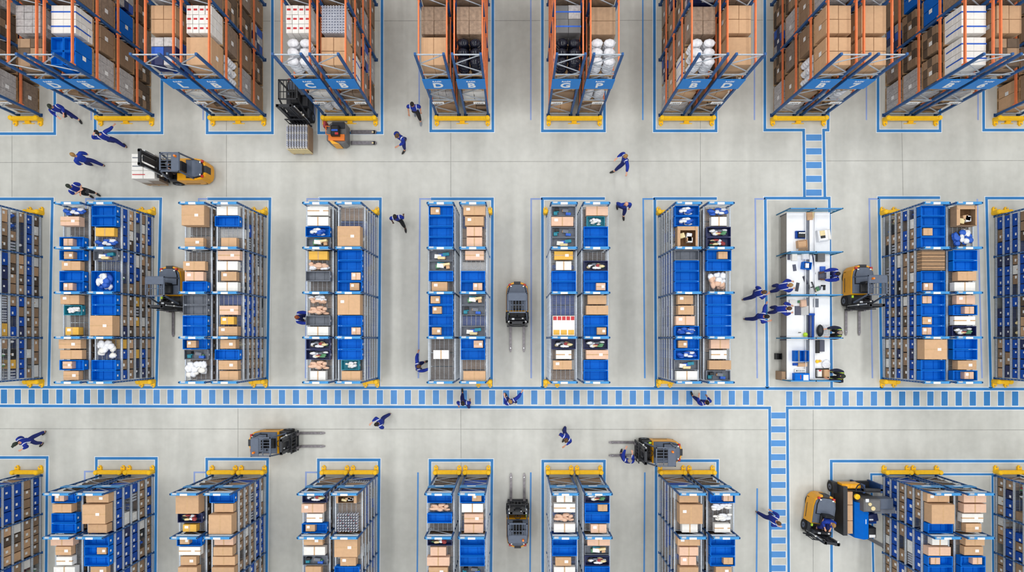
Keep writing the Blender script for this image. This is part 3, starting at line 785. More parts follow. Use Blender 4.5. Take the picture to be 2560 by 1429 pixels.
def forklift(px, py, ang, label, mast=2.1, guardm='forklift_slate', bodym='forklift_yellow', forks=True, plate=True, fz=0.0, beacon=True, dark=False, guard_on=True):
    x, y = W(px, py)
    o = thing('forklift', label, 'forklift', (x, y, 0), math.radians(ang), 'counterbalance forklifts')
    hw = .54
    rear = [(-hw,.35),(-hw,-.55),(-.50,-.85),(-.36,-1.02),(-.18,-1.08),(.18,-1.08),(.36,-1.02),(.50,-.85),(hw,-.55),(hw,.35)]
    part('body', MB().prism([(-hw,.35),(hw,.35),(hw,-.55),(.50,-.85),(.36,-1.02),(.18,-1.08),(-.18,-1.08),(-.36,-1.02),(-.50,-.85),(-hw,-.55)][::-1], .14, .95, bodym, None, .05, .07), o)
    if dark: part('engine_hood', MB().prism([(-.52,.3),(-.52,-.5),(-.47,-.78),(-.33,-.93),(-.2,-.97),(.2,-.97),(.33,-.93),(.47,-.78),(.52,-.5),(.52,.3)], .945, 1.0, 'forklift_slate', 'forklift_slate', .05, .03), o)
    part('counterweight_cover', MB().prism([(-.44,-.15),(-.44,-.62),(-.36,-.88),(-.2,-.97),(.2,-.97),(.36,-.88),(.44,-.62),(.44,-.15)], .94, 1.06, 'forklift_black', 'forklift_slate', .08, .05)
         .box(-.16, .16, -1.1, -.98, .5, .97, 'forklift_black'), o)
    part('floor_plate', MB().box(-.5, .5, .33, .78, .3, .42, 'forklift_black').box(-.52, -.44, -.2, .8, .3, .78, 'forklift_black').box(.44, .52, -.2, .8, .3, .78, 'forklift_black'), o)
    part('dashboard', MB().cbox((0, .72, .95), (.86, .18, .35), 'forklift_black', 0, .05).box(-.3, -.22, .66, .72, 1.12, 1.16, 'label_white').cbox((.2, .72, 1.15), (.14, .1, .05), 'chrome', 0, .01), o)
    part('seat', MB().cbox((0, .05, 1.12), (.46, .44, .13), 'black_plastic', 0, .04).cbox((0, -.18, 1.35), (.44, .12, .5), 'black_plastic', 0, .05), o)
    sw = MB(); c = Vector((0, .5, 1.22))
    pts = [c+Vector((.15*math.cos(t), .15*math.sin(t)*.9, .06*math.sin(t))) for t in [math.pi*2*q/12 for q in range(13)]]
    sw.tube(pts, .014, 'black_plastic', 6).cyl((0, .62, 1.0), c, .02, 'black_plastic', 6).bar(pts[0], pts[6], .02, .02, 'black_plastic')
    part('steering_wheel', sw, o)
    for sx in (-1, 1):
        part('wheel', WH, o, loc=(sx*.47, .62, .26)); part('wheel', WH, o, loc=(sx*.42, -.55, .26))
    g = MB(); gh = 2.12
    for sx in (-1, 1):
        g.bar((sx*.47, .74, 1.0), (sx*.42, .42, gh), .06, .06, guardm); g.bar((sx*.46, -.5, .95), (sx*.42, -.42, gh), .06, .06, guardm)
        g.bar((sx*.42, -.46, gh), (sx*.42, .46, gh), .06, .05, guardm)
    g.bar((-.45, .44, gh), (.45, .44, gh), .06, .05, guardm); g.bar((-.45, -.44, gh), (.45, -.44, gh), .06, .05, guardm)
    g.bar((-.45, .1, gh), (.45, .1, gh), .03, .04, guardm)
    for q in range(6): g.bar((-.34+q*.136, -.1 if plate else -.44, gh), (-.34+q*.136, .44, gh), .022, .04, guardm)
    if guard_on: part('overhead_guard', g, o)
    if plate: part('roof_plate', MB().cbox((0, -.27, gh+.035), (.84, .36, .03), guardm, 0, .01), o)
    m = MB()
    for sx in (-1, 1):
        m.box(sx*.30-.05, sx*.30+.05, .88, 1.0, .08, mast, 'forklift_black')
        m.box(sx*.22-.03, sx*.22+.03, .92, 1.02, .1, mast-.06, 'forklift_black')
        m.cyl((sx*.38, .86, .3), (sx*.38, .86, mast*.9), .035, 'chrome', 8)
    for z in (.3, mast*.55, mast-.05): m.box(-.38, .38, .86, .98, z-.05, z+.05, 'forklift_black')
    m.box(-.12, .12, .84, .9, .2, mast-.2, 'forklift_black')
    part('mast', m, o)
    c = MB().box(-.5, .5, 1.02, 1.08, .2+fz, .3+fz, 'forklift_black').box(-.5, .5, 1.02, 1.08, .5+fz, .6+fz, 'forklift_black')
    for q in range(7): c.box(-.48+q*.157, -.45+q*.157, 1.04, 1.07, .6+fz, 1.15+fz, 'forklift_black')
    c.box(-.5, .5, 1.03, 1.08, 1.12+fz, 1.18+fz, 'forklift_black')
    part('load_carriage', c, o)
    if forks:
        for sx in (-1, 1): part('fork', FORK, o, loc=(sx*.33, 1.13, fz))
    if beacon: part('beacon', MB().cyl((.25, -.3, gh+.05), (.25, -.3, gh+.17), .06, 'beacon_orange', 10, .045), o)
    for sx in (-1, 1):
        part('tail_lamp', MB().cbox((sx*.36, -.93, 1.0), (.12, .1, .1), 'tail_red', 0, .02), o)
        part('reversing_lamp', MB().cbox((sx*.3, -.86, 1.06), (.08, .06, .06), 'lamp_white', 0, .01), o)
        part('work_lamp', MB().cbox((sx*.4, .86, 1.28), (.09, .07, .09), 'lamp_white', 0, .02), o)
    for sx in (-1, 1): part('side_trim', MB().box(min(sx*.53, sx*.55), max(sx*.53, sx*.55), -.5, .2, .3, .34, 'forklift_black'), o)
    part('document_pouch', MB().box(.40, .47, .38, .5, .78, .86, 'hi_vis'), o)
    return o
forklift(485, 436, 90, 'yellow forklift with tall mast carrying a wrapped pallet, left of the picture', 2.9, 'forklift_slate', fz=.1, plate=True)
forklift(451, 725, 180, 'yellow and black forklift in the aisle between first and second middle pairs', 2.1, plate=True, beacon=False, dark=True)
forklift(1293, 763, 180, 'dark forklift in the centre aisle pointing its forks at the striped walkway', 2.1, 'forklift_slate', beacon=False, dark=True)
forklift(697, 1098, -90, 'dark forklift with orange rim in the lower aisle, forks pointing right', 2.1, beacon=True, dark=True)
forklift(1638, 1121, 90, 'dark forklift in the lower aisle, forks pointing left beside a worker', 2.1, beacon=True, dark=True)
forklift(1294, 1298, 0, 'dark forklift between front racks, forks pointing up to the lower aisle', 2.1, beacon=True, dark=True)
forklift(2130, 722, 180, 'yellow and dark forklift beside the white packing benches', 2.1, plate=True, beacon=True, dark=True)
forklift(2034, 1279, 172, 'yellow rounded forklift with a seated driver near the striped path', 2.0, 'forklift_black', forks=False, plate=False, beacon=False, dark=True, guard_on=False)
forklift(760, 268, 180, 'black forklift under the third back pair lifting the pallet of cans', 2.6, 'forklift_black', 'forklift_black', plate=False, beacon=False, fz=.06)
# pallet loads on forks
def fork_load(px, py, mk, label, lift):
    x, y = W(px, py)
    o = thing('pallet_load', label, 'pallet', (x, y, lift))
    part('pallet', PALLET, o); mk(o); return o
def wrapped(o):
    mb = MB(); rnd = random.Random(4)
    for a in range(2):
        for b in range(3):
            for c in range(3):
                h = .38; mb.cbox((-.28+a*.56, -.4+b*.4, .14+h*(c+.5)), (.54, .385, h-.01), 'white_carton' if c == 2 or rnd.random() < .2 else 'shrink_brown', 0, .015)
    for b in range(3): mb.box(-.5, .1, -.42+b*.4, -.38+b*.4, 1.285, 1.29, 'red_print' if b == 0 else 'bin_grey')
    part('stacked_goods', mb, o)
fork_load(402, 436, wrapped, 'forked pallet of white and brown wrapped boxes left of the yellow forklift', .16)
def cans(o):
    mb = MB(); mb.box(-.5, .5, -.58, .58, .14, .75, 'cardboard_brown')
    for a in range(8):
        for b in range(13):
            x, y = -.46+a*.13, -.54+b*.088
            mb.cyl((x, y, .75), (x, y, .93), .042, 'silver_pack' if (b % 4) else 'white_carton', 8)
            mb.cyl((x, y, .93), (x, y, .935), .02, 'bin_navy', 6)
    part('stacked_goods', mb, o)
    part('corner_board', MB().box(.5, .53, -.6, .6, .14, .8, 'cardboard_brown').box(-.5, .53, -.61, -.585, .14, .8, 'cream'), o)
fork_load(761, 358, cans, 'low pallet of silver and white cans in front of the black forklift', .14)
# small orange pallet truck
def pallet_truck():
    x, y = W(858, 345)
    o = thing('pallet_truck', 'small orange stand-on pallet truck below the third back pair guard', 'pallet truck', (x, y, 0), -math.pi/2)
    part('body', hull([(-.52,-.35),(-.35,-.6),(.35,-.6),(.52,-.35),(.55,.2),(.45,.36),(-.45,.36),(-.55,.2)], .1, .75, 'forklift_grey', .05, .05), o)
    part('side_panel', MB().prism([(.3,-.5),(.56,-.3),(.56,.05)], .1, .85, 'forklift_yellow').box(.1, .4, -.48, .3, .75, .86, 'forklift_orange').box(-.5, -.2, -.3, .3, .75, .84, 'forklift_black'), o)
    part('control_console', MB().cbox((-.02, -.1, .95), (.5, .4, .3), 'black_plastic', 0, .05).tube([(-.2,-.35,1.05),(-.2,-.5,1.15),(.2,-.5,1.15),(.2,-.35,1.05)], .02, 'forklift_orange', 6).box(-.05, .03, -.25, .05, 1.1, 1.13, 'pack_blue').cbox((.15,0,1.12),(.1,.16,.06),'red_print',0,.01), o)
    part('backrest', MB().cbox((-.35, -.62, .8), (.28, .12, .5), 'goods_red', 0, .04), o)
    fm = MB().box(-.09, .09, .3, 1.5, .06, .1, 'fork_steel').cyl((0, 1.5, .06), (0, 1.5, .1), .09, 'fork_steel', 14).box(-.03, .03, 1.35, 1.45, .1, .104, 'cream').mesh('fork')
    for sx in (-1, 1): part('fork', fm, o, loc=(sx*.27, .1, 0))
    for sx in (-1, 1): part('wheel', WH, o, loc=(sx*.36, -.1, .15)).scale = (.6, .57, .57)
pallet_truck()
# order picker with platform and boxes, bottom right
x, y = W(2108, 1262)
op = thing('order_picker', 'black and yellow order picker with tall panel beside eighth front pair', 'forklift', (x, y, 0))
part('chassis', MB().box(-.65, .75, -.95, 1.15, .08, .3, 'forklift_black').box(-.8, -.62, .75, 1.28, .1, .6, 'forklift_black'), op)
part('tall_panel', MB().box(-.62, -.42, -1.15, 1.2, .3, 1.15, 'forklift_black'), op)
part('yellow_cowl', MB().cbox((-.1, 1.18, .75), (.95, .24, .5), 'forklift_yellow', 0, .05), op)
part('mast', MB().box(1.15, 1.25, .9, 1.3, .08, 1.2, 'dark_navy_steel').box(.3, .4, .9, 1.3, .08, 1.2, 'dark_navy_steel').box(.3, 1.25, 1.0, 1.1, 1.05, 1.2, 'forklift_black').box(.4, 1.15, .92, .98, .3, 1.2, 'forklift_black').box(.3, 1.25, .95, 1.25, .08, .25, 'forklift_black'), op)
hose = [(-.3+.0*q, 1.0, 1.0) for q in (0,)]+[(.1+.35*math.cos(t)*.6, 1.0+.35*math.sin(t), 1.3) for t in [math.pi*q/6 for q in range(7)]]
part('cable_hose', MB().tube(hose, .03, 'black_plastic', 6), op)
part('control_console', MB().cbox((.5, .42, 1.0), (.8, .6, 1.3), 'forklift_grey', 0, .06).cbox((1.15, .45, 1.2), (.9, .5, .5), 'forklift_slate', 0, .02).cbox((1.3, .1, 1.15), (1.0, .3, .3), 'bin_grey', 0, .02).cyl((.35,.5,1.65),(.35,.5,1.7),.08,'cream',12).cyl((.5,.3,1.65),(.5,.3,1.7),.1,'cream',12).box(.15,.3,.6,.75,1.65,1.68,'bag_white').cyl((-.02,.75,1.2),(-.02,.75,1.3),.13,'yellow_paint',12), op)
part('wheel', WH, op, loc=(-.72, 1.0, .26)); part('wheel', WH, op, loc=(-.55, -.75, .26))
def simple_item(name, label, cat, mb, px, py, z, ang=0, group=None, base=True):
    x, y = W(px, py, 0 if base else z)
    o = link(name, mb.mesh(name), None, (x, y, z), math.radians(ang)); tag(o, label, cat, group); return o
for q, (dy, l) in enumerate(((.62, .62), (-.08, .74), (-.78, .62))):
    ob = link('tall_carton', MB().cbox((0, 0, .38), (.30, l, .76), 'cardboard', 0, .015).mesh('tall_carton'), None, (x-.26, y+dy, .302)); tag(ob, 'tall brown carton on the order picker, %s from the back' % ORD[q], 'box', 'tall cartons on the order picker')
    part('packing_tape', MB().box(-.02, .02, -l/2, l/2, .76, .763, 'tape'), ob)
ob = simple_item('blue_cabinet', 'bright blue slanted cabinet beside the tall cartons of the order picker', 'cabinet', MB().poly([(-.28,-.86,0),(.28,-.86,0),(.28,.86,0),(-.28,.86,0),(-.28,-.86,1.1),(.0,-.86,1.4),(.0,.86,1.4),(-.28,.86,1.1),(.28,-.86,1.3),(.28,.86,1.3)], [(3,2,1,0),(4,5,6,7),(5,8,9,6),(0,4,7,3),(1,2,9,8),(0,1,8,5,4),(2,3,7,6,9)], 'bin_blue'), 2119, 1282, .0)
part('lettering', MB().box(.10, .13, -.12, .1, 1.33, 1.385, 'white_paint'), ob)
ob = simple_item('tool_crate', 'navy crate of blue parts between cabinet and front rack', 'crate', MB().box(-.4,.4,-.35,.35,0,.5,'bin_blue_dark').cbox((.1,0,.62),(.5,.4,.25),'bin_navy',.2,.04).cbox((-.2,.1,.6),(.25,.3,.2),'pack_blue',-.2,.03), 2156, 1283, 0)
part('lettering', MB().box(.42,.424,-.2,.1,.15,.3,'white_paint').box(-.1,.1,-.12,-.05,.745,.75,'white_paint'), ob)
ob = simple_item('folded_panel', 'flat dark strut lying on the floor below the navy crate', 'panel', MB().box(-.08,.08,-.9,.9,0,.06,'forklift_grey').box(-.1,.1,-.95,-.8,0,.09,'forklift_black'), 2172, 1345, 0, 62)
ob = simple_item('black_case', 'black case with white sticker beside the blue cabinet', 'case', MB().cbox((0,0,.4),(.4,.5,.8),'black_plastic',0,.03).box(-.15,.15,-.22,-.08,.8,.804,'label_white'), 2157, 1319, 0)

# ------------------------------------------------------------------ packing benches
BX0, BX1, BXm = W(1949, 700)[0], W(2054, 700)[0], W(2003, 700)[0]
bys = [W(0, p)[1] for p in (537, 640, 742, 845, 947)]
BT = .80
for q in range(4):
    y1, y0 = bys[q]-.03, bys[q+1]+.03
    for s, (xa, xb) in enumerate(((BX0, BXm-.02), (BXm+.02, BX1))):
        o = thing('packing_bench', 'white packing bench, %s from the back, %s side' % (ORD[q], ('left', 'right')[s]), 'table', (xa, y0, 0), 0, 'white packing benches')
        w, l = xb-xa, y1-y0
        part('table_top', MB().cbox((w/2, l/2, BT-.02), (w, l, .04), 'bench_white', 0, .005), o)
        lg = MB().box(-.03, .03, -.03, .03, 0, BT-.04, 'slate_plastic').mesh('leg')
        for a in (.05, w-.05):
            for b in (.05, l-.05): part('leg', lg, o, loc=(a, b, 0))
        part('side_panel', MB().box(.0, .02, .08, l-.08, .15, BT-.04, 'bench_side'), o); part('side_panel', MB().box(w-.02, w, .08, l-.08, .15, BT-.04, 'bench_side'), o)
        part('lower_shelf', MB().box(.02, w-.02, .1, l-.1, .12, .15, 'bench_side'), o)
        part('raised_ledge', MB().box((w-.2) if s == 0 else 0, w if s == 0 else .2, .05, l-.05, BT, BT+.02, 'bin_grey' if s == 0 else 'bench_white').box((w-.21) if s == 0 else .19, (w-.19) if s == 0 else .21, .05, l-.05, BT+.02, BT+.14, 'bench_white'), o)
for q, yy in enumerate(bys):
    o = thing('bench_frame', '%s blue upright frame across the packing benches' % ['rearmost','second','middle','fourth','frontmost'][q], 'frame', (BXm, yy, 0), 0, 'bench frames')
    fr = MB(); w0, w1 = BX0-BXm-.15, BX1-BXm+.25
    for a in (w0, .0, w1): fr.box(a-.025, a+.025, -.025, .025, 0, 1.5, 'teal_steel')
    fr.box(w0, w1, -.022, .022, 1.44, 1.5, 'sky_steel').box(w0, w1, -.02, .02, .9, .94, 'teal_steel')
    part('frame', fr, o)
    if q != 4: part('screen_panel', MB().box(w0+.03, -.03, -.008, .008, 1.15, 1.43, 'teal_steel').box(.03, w1-.03, -.008, .008, 1.15, 1.43, 'sky_steel'), o)
def bench_item(name, label, cat, mb, px, py, z=None, ang=0, parts=()):
    z = BT+.001 if z is None else z
    x, y = W(px, py, z)
    o = link(name, mb.mesh(name), None, (x, y, z), math.radians(ang)); tag(o, label, cat)
    for n, m in parts: part(n, m, o)
    return o
def monitor(label, px, py, ang):
    return bench_item('monitor', label, 'monitor', MB().box(-.14,.14,-.1,.1,0,.015,'black_plastic').box(-.02,.02,-.02,.02,.015,.3,'black_plastic'), px, py, None, ang,
        [('screen', MB().poly([(-.27,.0,.16),(.27,.0,.16),(.27,-.1,.48),(-.27,-.1,.48),(-.27,.03,.17),(.27,.03,.17),(.27,-.07,.49),(-.27,-.07,.49)], [(0,1,2,3),(7,6,5,4),(0,4,5,1),(1,5,6,2),(2,6,7,3),(3,7,4,0)], 'screen_dark'))])
def keyb(label, px, py, ang):
    kb = MB().cbox((0,0,.012),(.42,.15,.024),'black_plastic',0,.005)
    for a in range(10):
        for b in range(3): kb.cbox((-.18+a*.04,-.045+b*.045,.028),(.03,.035,.01),'slate_plastic')
    return bench_item('keyboard', label, 'keyboard', kb, px, py, None, ang)
def tote(mb, m, w, l, h, t=.02):
    mb.box(-w/2,w/2,-l/2,l/2,0,t,m)
    for a,b,c,e in ((-w/2,-w/2+t,-l/2,l/2),(w/2-t,w/2,-l/2,l/2),(-w/2+t,w/2-t,-l/2,-l/2+t),(-w/2+t,w/2-t,l/2-t,l/2)): mb.box(a,b,c,e,t,h,m)
    return mb
bench_item('label_printer', 'cream label printer with open lid on the rearmost right bench', 'printer', MB().cbox((0,0,.14),(.5,.55,.28),'bench_white',0,.05).cbox((-.05,.1,.29),(.25,.25,.03),'cream',0,.01).cbox((-.05,-.08,.3),(.22,.12,.04),'black_plastic',0,.01), 2052, 590, None, 8, [('lid', MB().cbox((.26,0,.2),(.16,.5,.25),'white_carton',0,.04))])
bench_item('carton', 'open tan carton at the front of the rearmost left bench', 'box', tote(MB(), 'cardboard', .44, .36, .26), 2001, 611, None, 4, [('flap', MB().poly([(-.22,-.18,.26),(.22,-.18,.26),(.24,-.32,.22),(-.24,-.32,.22)],[(0,1,2,3)],'cardboard_brown').cbox((0,0,.2),(.4,.3,.04),'cardboard',.0,.01))])
bench_item('laptop_tray', 'black and blue document tray behind the open tan carton', 'tray', tote(MB(), 'bin_blue_dark', .5, .36, .1).cbox((.05,0,.07),(.36,.28,.05),'black_plastic',0,.01).cbox((.05,.08,.1),(.3,.05,.01),'chrome',0), 2000, 587)
bench_item('kraft_paper', 'tan paper sheets at the back of the rearmost bench', 'paper', MB().cbox((0,0,.03),(.3,.4,.05),'cardboard',.1,.02).cbox((.2,.05,.02),(.14,.3,.03),'cream',-.1,.01), 2023, 540)
bench_item('paper_stack', 'white parcel on the left of the second bench', 'box', MB().cbox((0,0,.06),(.26,.42,.12),'white_carton',0,.01).cbox((-.24,.02,.03),(.12,.36,.06),'slate_plastic',0,.01), 1984, 641)
bench_item('parcel', 'white parcel beside the blue tub on the second bench', 'box', MB().cbox((0,0,.08),(.34,.28,.16),'bag_white',.05,.03), 2011, 642)
bench_item('tub', 'blue tub with papers on the second left bench', 'bin', tote(MB(), 'bin_blue', .4, .34, .28).cbox((0,.0,.2),(.16,.22,.12),'label_white',.1), 2012, 665, None, -8)
bench_item('keypad', 'dark slate tablet on the second left bench', 'tablet', MB().cbox((0,0,.012),(.16,.32,.024),'slate_plastic',0,.005), 1986, 669, None, 8)
bench_item('scanner_case', 'dark square case at the rear of the second right bench', 'case', MB().cbox((0,0,.08),(.36,.4,.16),'forklift_grey',0,.03).cbox((-.22,0,.05),(.14,.36,.1),'black_plastic',0,.02), 2050, 644)
bench_item('purple_box', 'slate purple box on the second right bench', 'box', MB().cbox((0,.12,.06),(.24,.3,.12),'pack_blue',0,.02).cbox((-.02,-.18,.07),(.34,.4,.14),'slate_plastic',0,.02), 2055, 680)
keyb('keyboard on the second left bench beside the worker', 1993, 717, 80)
keyb('tilted keyboard between the second benches', 2013, 700, 110)
monitor('monitor facing left at the middle of the second bench', 2027, 718, -70)
bench_item('cable_bundle', 'long dark cable strip along the second bench centre', 'cable', MB().tube([(-.05,.5,.02),(0,.2,.03),(.03,-.1,.02),(.08,-.45,.03)], .025, 'bin_navy', 6), 2033, 662)
bench_item('tape_gun', 'green and grey tape tools at the front of the second right bench', 'tool', MB().cbox((0,0,.05),(.16,.2,.1),'goods_green',.4,.02).cbox((.12,.05,.04),(.12,.16,.08),'bin_grey',-.3,.02).cyl((-.1,-.08,0),(-.1,-.08,.08),.06,'cream',10), 2042, 722)
bench_item('handheld_scanner', 'small black scanner at the edge of the second right bench', 'scanner', MB().cbox((0,0,.03),(.1,.18,.06),'black_plastic',0,.02).cbox((-.05,.12,.03),(.22,.07,.05),'black_plastic',0,.02), 2060, 720)
bench_item('laptop', 'grey laptop with white screen on the third left bench', 'laptop', MB().cbox((-.15,0,.015),(.3,.44,.03),'slate_plastic',0,.005), 2002, 776, None, 0, [('screen', MB().poly([(.0,-.22,.03),(.0,.22,.03),(.28,.22,.22),(.28,-.22,.22)], [(0,3,2,1),(0,1,2,3)], 'label_white'))])
bench_item('sealed_parcel', 'pale parcels at the back of the third left bench', 'box', MB().cbox((-.3,0,.05),(.3,.3,.1),'white_carton',0,.01).cbox((.2,-.02,.1),(.28,.34,.2),'cardboard_pink',.1,.03).cbox((.02,.06,.06),(.1,.12,.1),'goods_green',0,.02), 1995, 757)
bench_item('grey_cloth', 'grey cloth pad at the back of the third right bench', 'cloth', MB().cbox((0,0,.01),(.28,.42,.02),'bin_grey',0,.005), 2039, 757)
bench_item('roll_holder', 'tall blue roll holder between the third benches', 'stand', MB().box(-.12,-.03,-.6,.6,0,.1,'bin_navy').box(.03,.12,-.6,.6,0,.1,'bin_blue_dark').box(-.15,.15,.56,.66,0,.14,'bin_blue_dark'), 2026, 817)
bench_item('green_ball_of_twine', 'lime green roll at the front of the third left bench', 'roll', MB().blob((0,0,.1),(.11,.11,.1),'hi_vis',12,8).cyl((-.28,.1,0),(-.28,.1,.22),.02,'black_plastic',8), 2011, 836)
bench_item('black_bag', 'black shoulder bag on the third right bench', 'bag', MB().blob((0,0,.16),(.16,.3,.16),'forklift_black',12,8), 2046, 826)
bench_item('packing_film', 'clear grey plastic film beside the black bag', 'film', MB().cbox((0,0,.03),(.26,.5,.06),'bag_white',0,.03), 2064, 824)
bench_item('blue_tub', 'large blue tub on the fourth left bench', 'bin', tote(MB(), 'bin_blue', .66, .52, .34).box(-.2,-.12,-.26,.26,.34,.36,'bin_grey'), 1997, 889, None, 0, [('divider', MB().box(.12,.135,-.24,.24,.02,.3,'bin_blue'))])
bench_item('flat_carton', 'flattened tan carton below the large blue tub', 'box', MB().cbox((.1,0,.06),(.44,.18,.12),'cardboard',0,.01).cbox((-.2,.02,.04),(.3,.12,.08),'bin_blue_dark',0,.01), 1999, 911)
bench_item('blue_box', 'closed blue box with white label at the front bench end', 'box', MB().cbox((0,0,.14),(.72,.36,.28),'bin_blue',0,.02).box(-.1,-.06,-.1,.1,.28,.283,'goods_red'), 1999, 941, None, 0, [('shipping_label', MB().box(.05,.3,-.16,.1,.281,.285,'label_white'))])
bench_item('number_board', 'white numbered board behind the closed blue box', 'sign', MB().box(-.26,.26,-.08,.08,0,.1,'white_carton'), 1998, 926, None, 0, [('lettering', MB().box(-.2,-.12,-.03,.03,.1,.104,'screen_dark').box(-.08,-.04,-.03,.03,.1,.104,'screen_dark').box(.0,.04,-.03,.03,.1,.104,'screen_dark').box(.08,.12,-.03,.03,.1,.104,'screen_dark').box(.16,.2,-.03,.03,.1,.104,'screen_dark'))])
bench_item('terminal', 'grey flat terminal at the back of the fourth right bench', 'terminal', MB().cbox((-.12,0,.1),(.2,.62,.2),'black_plastic',0,.03).cbox((.12,.04,.06),(.26,.56,.12),'slate_plastic',0,.02), 2046, 866)
bench_item('yellow_tape_roll', 'yellow tape rolls on the fourth right bench', 'tape', MB().cyl((0,0,0),(0,0,.07),.08,'yellow_paint',14).cyl((.14,.02,0),(.14,.02,.07),.06,'yellow_carton',12), 2042, 903)
bench_item('crumpled_film', 'crumpled clear film beside the yellow tape rolls', 'film', MB().blob((0,0,.06),(.2,.22,.07),'bag_white',9,6,.25,random.Random(3)), 2064, 910)
bench_item('packed_tray', 'black tray of white and tan boxes at the front right bench end', 'tray', tote(MB(), 'black_plastic', .66, .46, .12).cbox((-.18,0,.14),(.2,.34,.22),'white_carton',0,.02).cbox((.14,0,.16),(.26,.36,.24),'cardboard',0,.02).box(-.24,-.12,.1,.17,.25,.256,'red_print'), 2053, 932)
bench_item('side_carton', 'tan carton on the floor left of the front bench', 'box', MB().cbox((0,0,.35),(.2,.42,.7),'cardboard_brown',0,.02), 1944, 937, 0.0)
bench_item('desk_fan', 'black basket hanging at the left side of the fourth bench', 'basket', tote(MB(), 'black_plastic', .26, .3, .3), 1942, 890, 0.0)

# ------------------------------------------------------------------ people
from math import sin, cos, pi
def skin_obj(name, verts, edges, radii, mats, root=0, sub=1):
    bm = bmesh.new(); lay = bm.verts.layers.skin.verify()
    vs = [bm.verts.new(v) for v in verts]
    for i, v in enumerate(vs):
        r = radii[i]; r = r if isinstance(r, tuple) else (r, r)
        v[lay].radius = r; v[lay].use_root = (i == root)
    for a, b in edges: bm.edges.new((vs[a], vs[b]))
    me = bpy.data.meshes.new(name); bm.to_mesh(me); bm.free()
    for m in mats: me.materials.append(MATS[m])
    o = bpy.data.objects.new(name, me); COL.objects.link(o)
    sk = o.modifiers.new('skin', 'SKIN'); sk.branch_smoothing = .6; sk.use_smooth_shade = True
    ss = o.modifiers.new('sub', 'SUBSURF'); ss.levels = sub; ss.render_levels = sub
    return o
SKINNED = []
HEADS = {}
def head_mesh(skin):
    """head with brow, nose, lips, ears, chin; faces +y, centre at origin"""
    if skin in HEADS: return HEADS[skin]
    mb = MB(); n, k = 16, 12; rx, ry, rz = .078, .098, .118
    def f(t, ph):
        x, y, z = rx*cos(ph)*cos(t), ry*cos(ph)*sin(t), rz*sin(ph)
        if z < -.03: x *= .82; y *= .93                      # jaw
        if y > .05:
            if abs(x) < .022 and -.035 < z < .02: y += .024   # nose
            if .012 < abs(x) < .045 and .0 < z < .035: y -= .010   # eye sockets
            if abs(x) < .03 and -.08 < z < -.05: y += .006
        return (x, y, z)
    vs = [(0, 0, -rz)]
    for j in range(1, k):
        for i in range(n): vs.append(f(2*pi*i/n, -pi/2+pi*j/k))
    vs.append((0, 0, rz)); L = len(vs)-1; fs = []
    for i in range(n):
        j = (i+1) % n; fs.append((0, 1+j, 1+i)); fs.append((L, L-n+i, L-n+j))
        for q in range(k-2): a = 1+q*n; fs.append((a+i, a+j, a+n+j, a+n+i))
    mb.poly(vs, fs, skin)
    for s in (-1, 1):
        mb.blob((s*.08, -.005, .0), (.012, .022, .032), skin, 8, 6)
        mb.blob((s*.030, .083, .018), (.012, .008, .008), 'eye_dark', 8, 6)
    mb.blob((0, .092, -.058), (.026, .008, .008), 'lip', 8, 6)
    HEADS[skin] = mb; return mb
def hair_mesh(m, bald=False, cap=False):
    mb = MB(); n, k = 16, 8; vs = []
    r = (.086, .106, .126)
    for j in range(k):
        ph = (pi/2)*j/(k-1)
        for i in range(n):
            t = 2*pi*i/n; back = .5-.5*sin(t)               # hair hangs lower at the back
            z = r[2]*sin(ph) if j else -.055*back+.035*(1-back)
            q = cos(ph) if j else 1.0
            vs.append((r[0]*q*cos(t), r[1]*q*sin(t)-.006, z+.004))
    fs = [(j*n+i, j*n+(i+1) % n, (j+1)*n+(i+1) % n, (j+1)*n+i) for j in range(k-1) for i in range(n)]
    mb.poly(vs, fs, m)
    if cap: mb.prism([(-.06, .07), (.06, .07), (.045, .17), (-.045, .17)], .035, .05, m)
    return mb
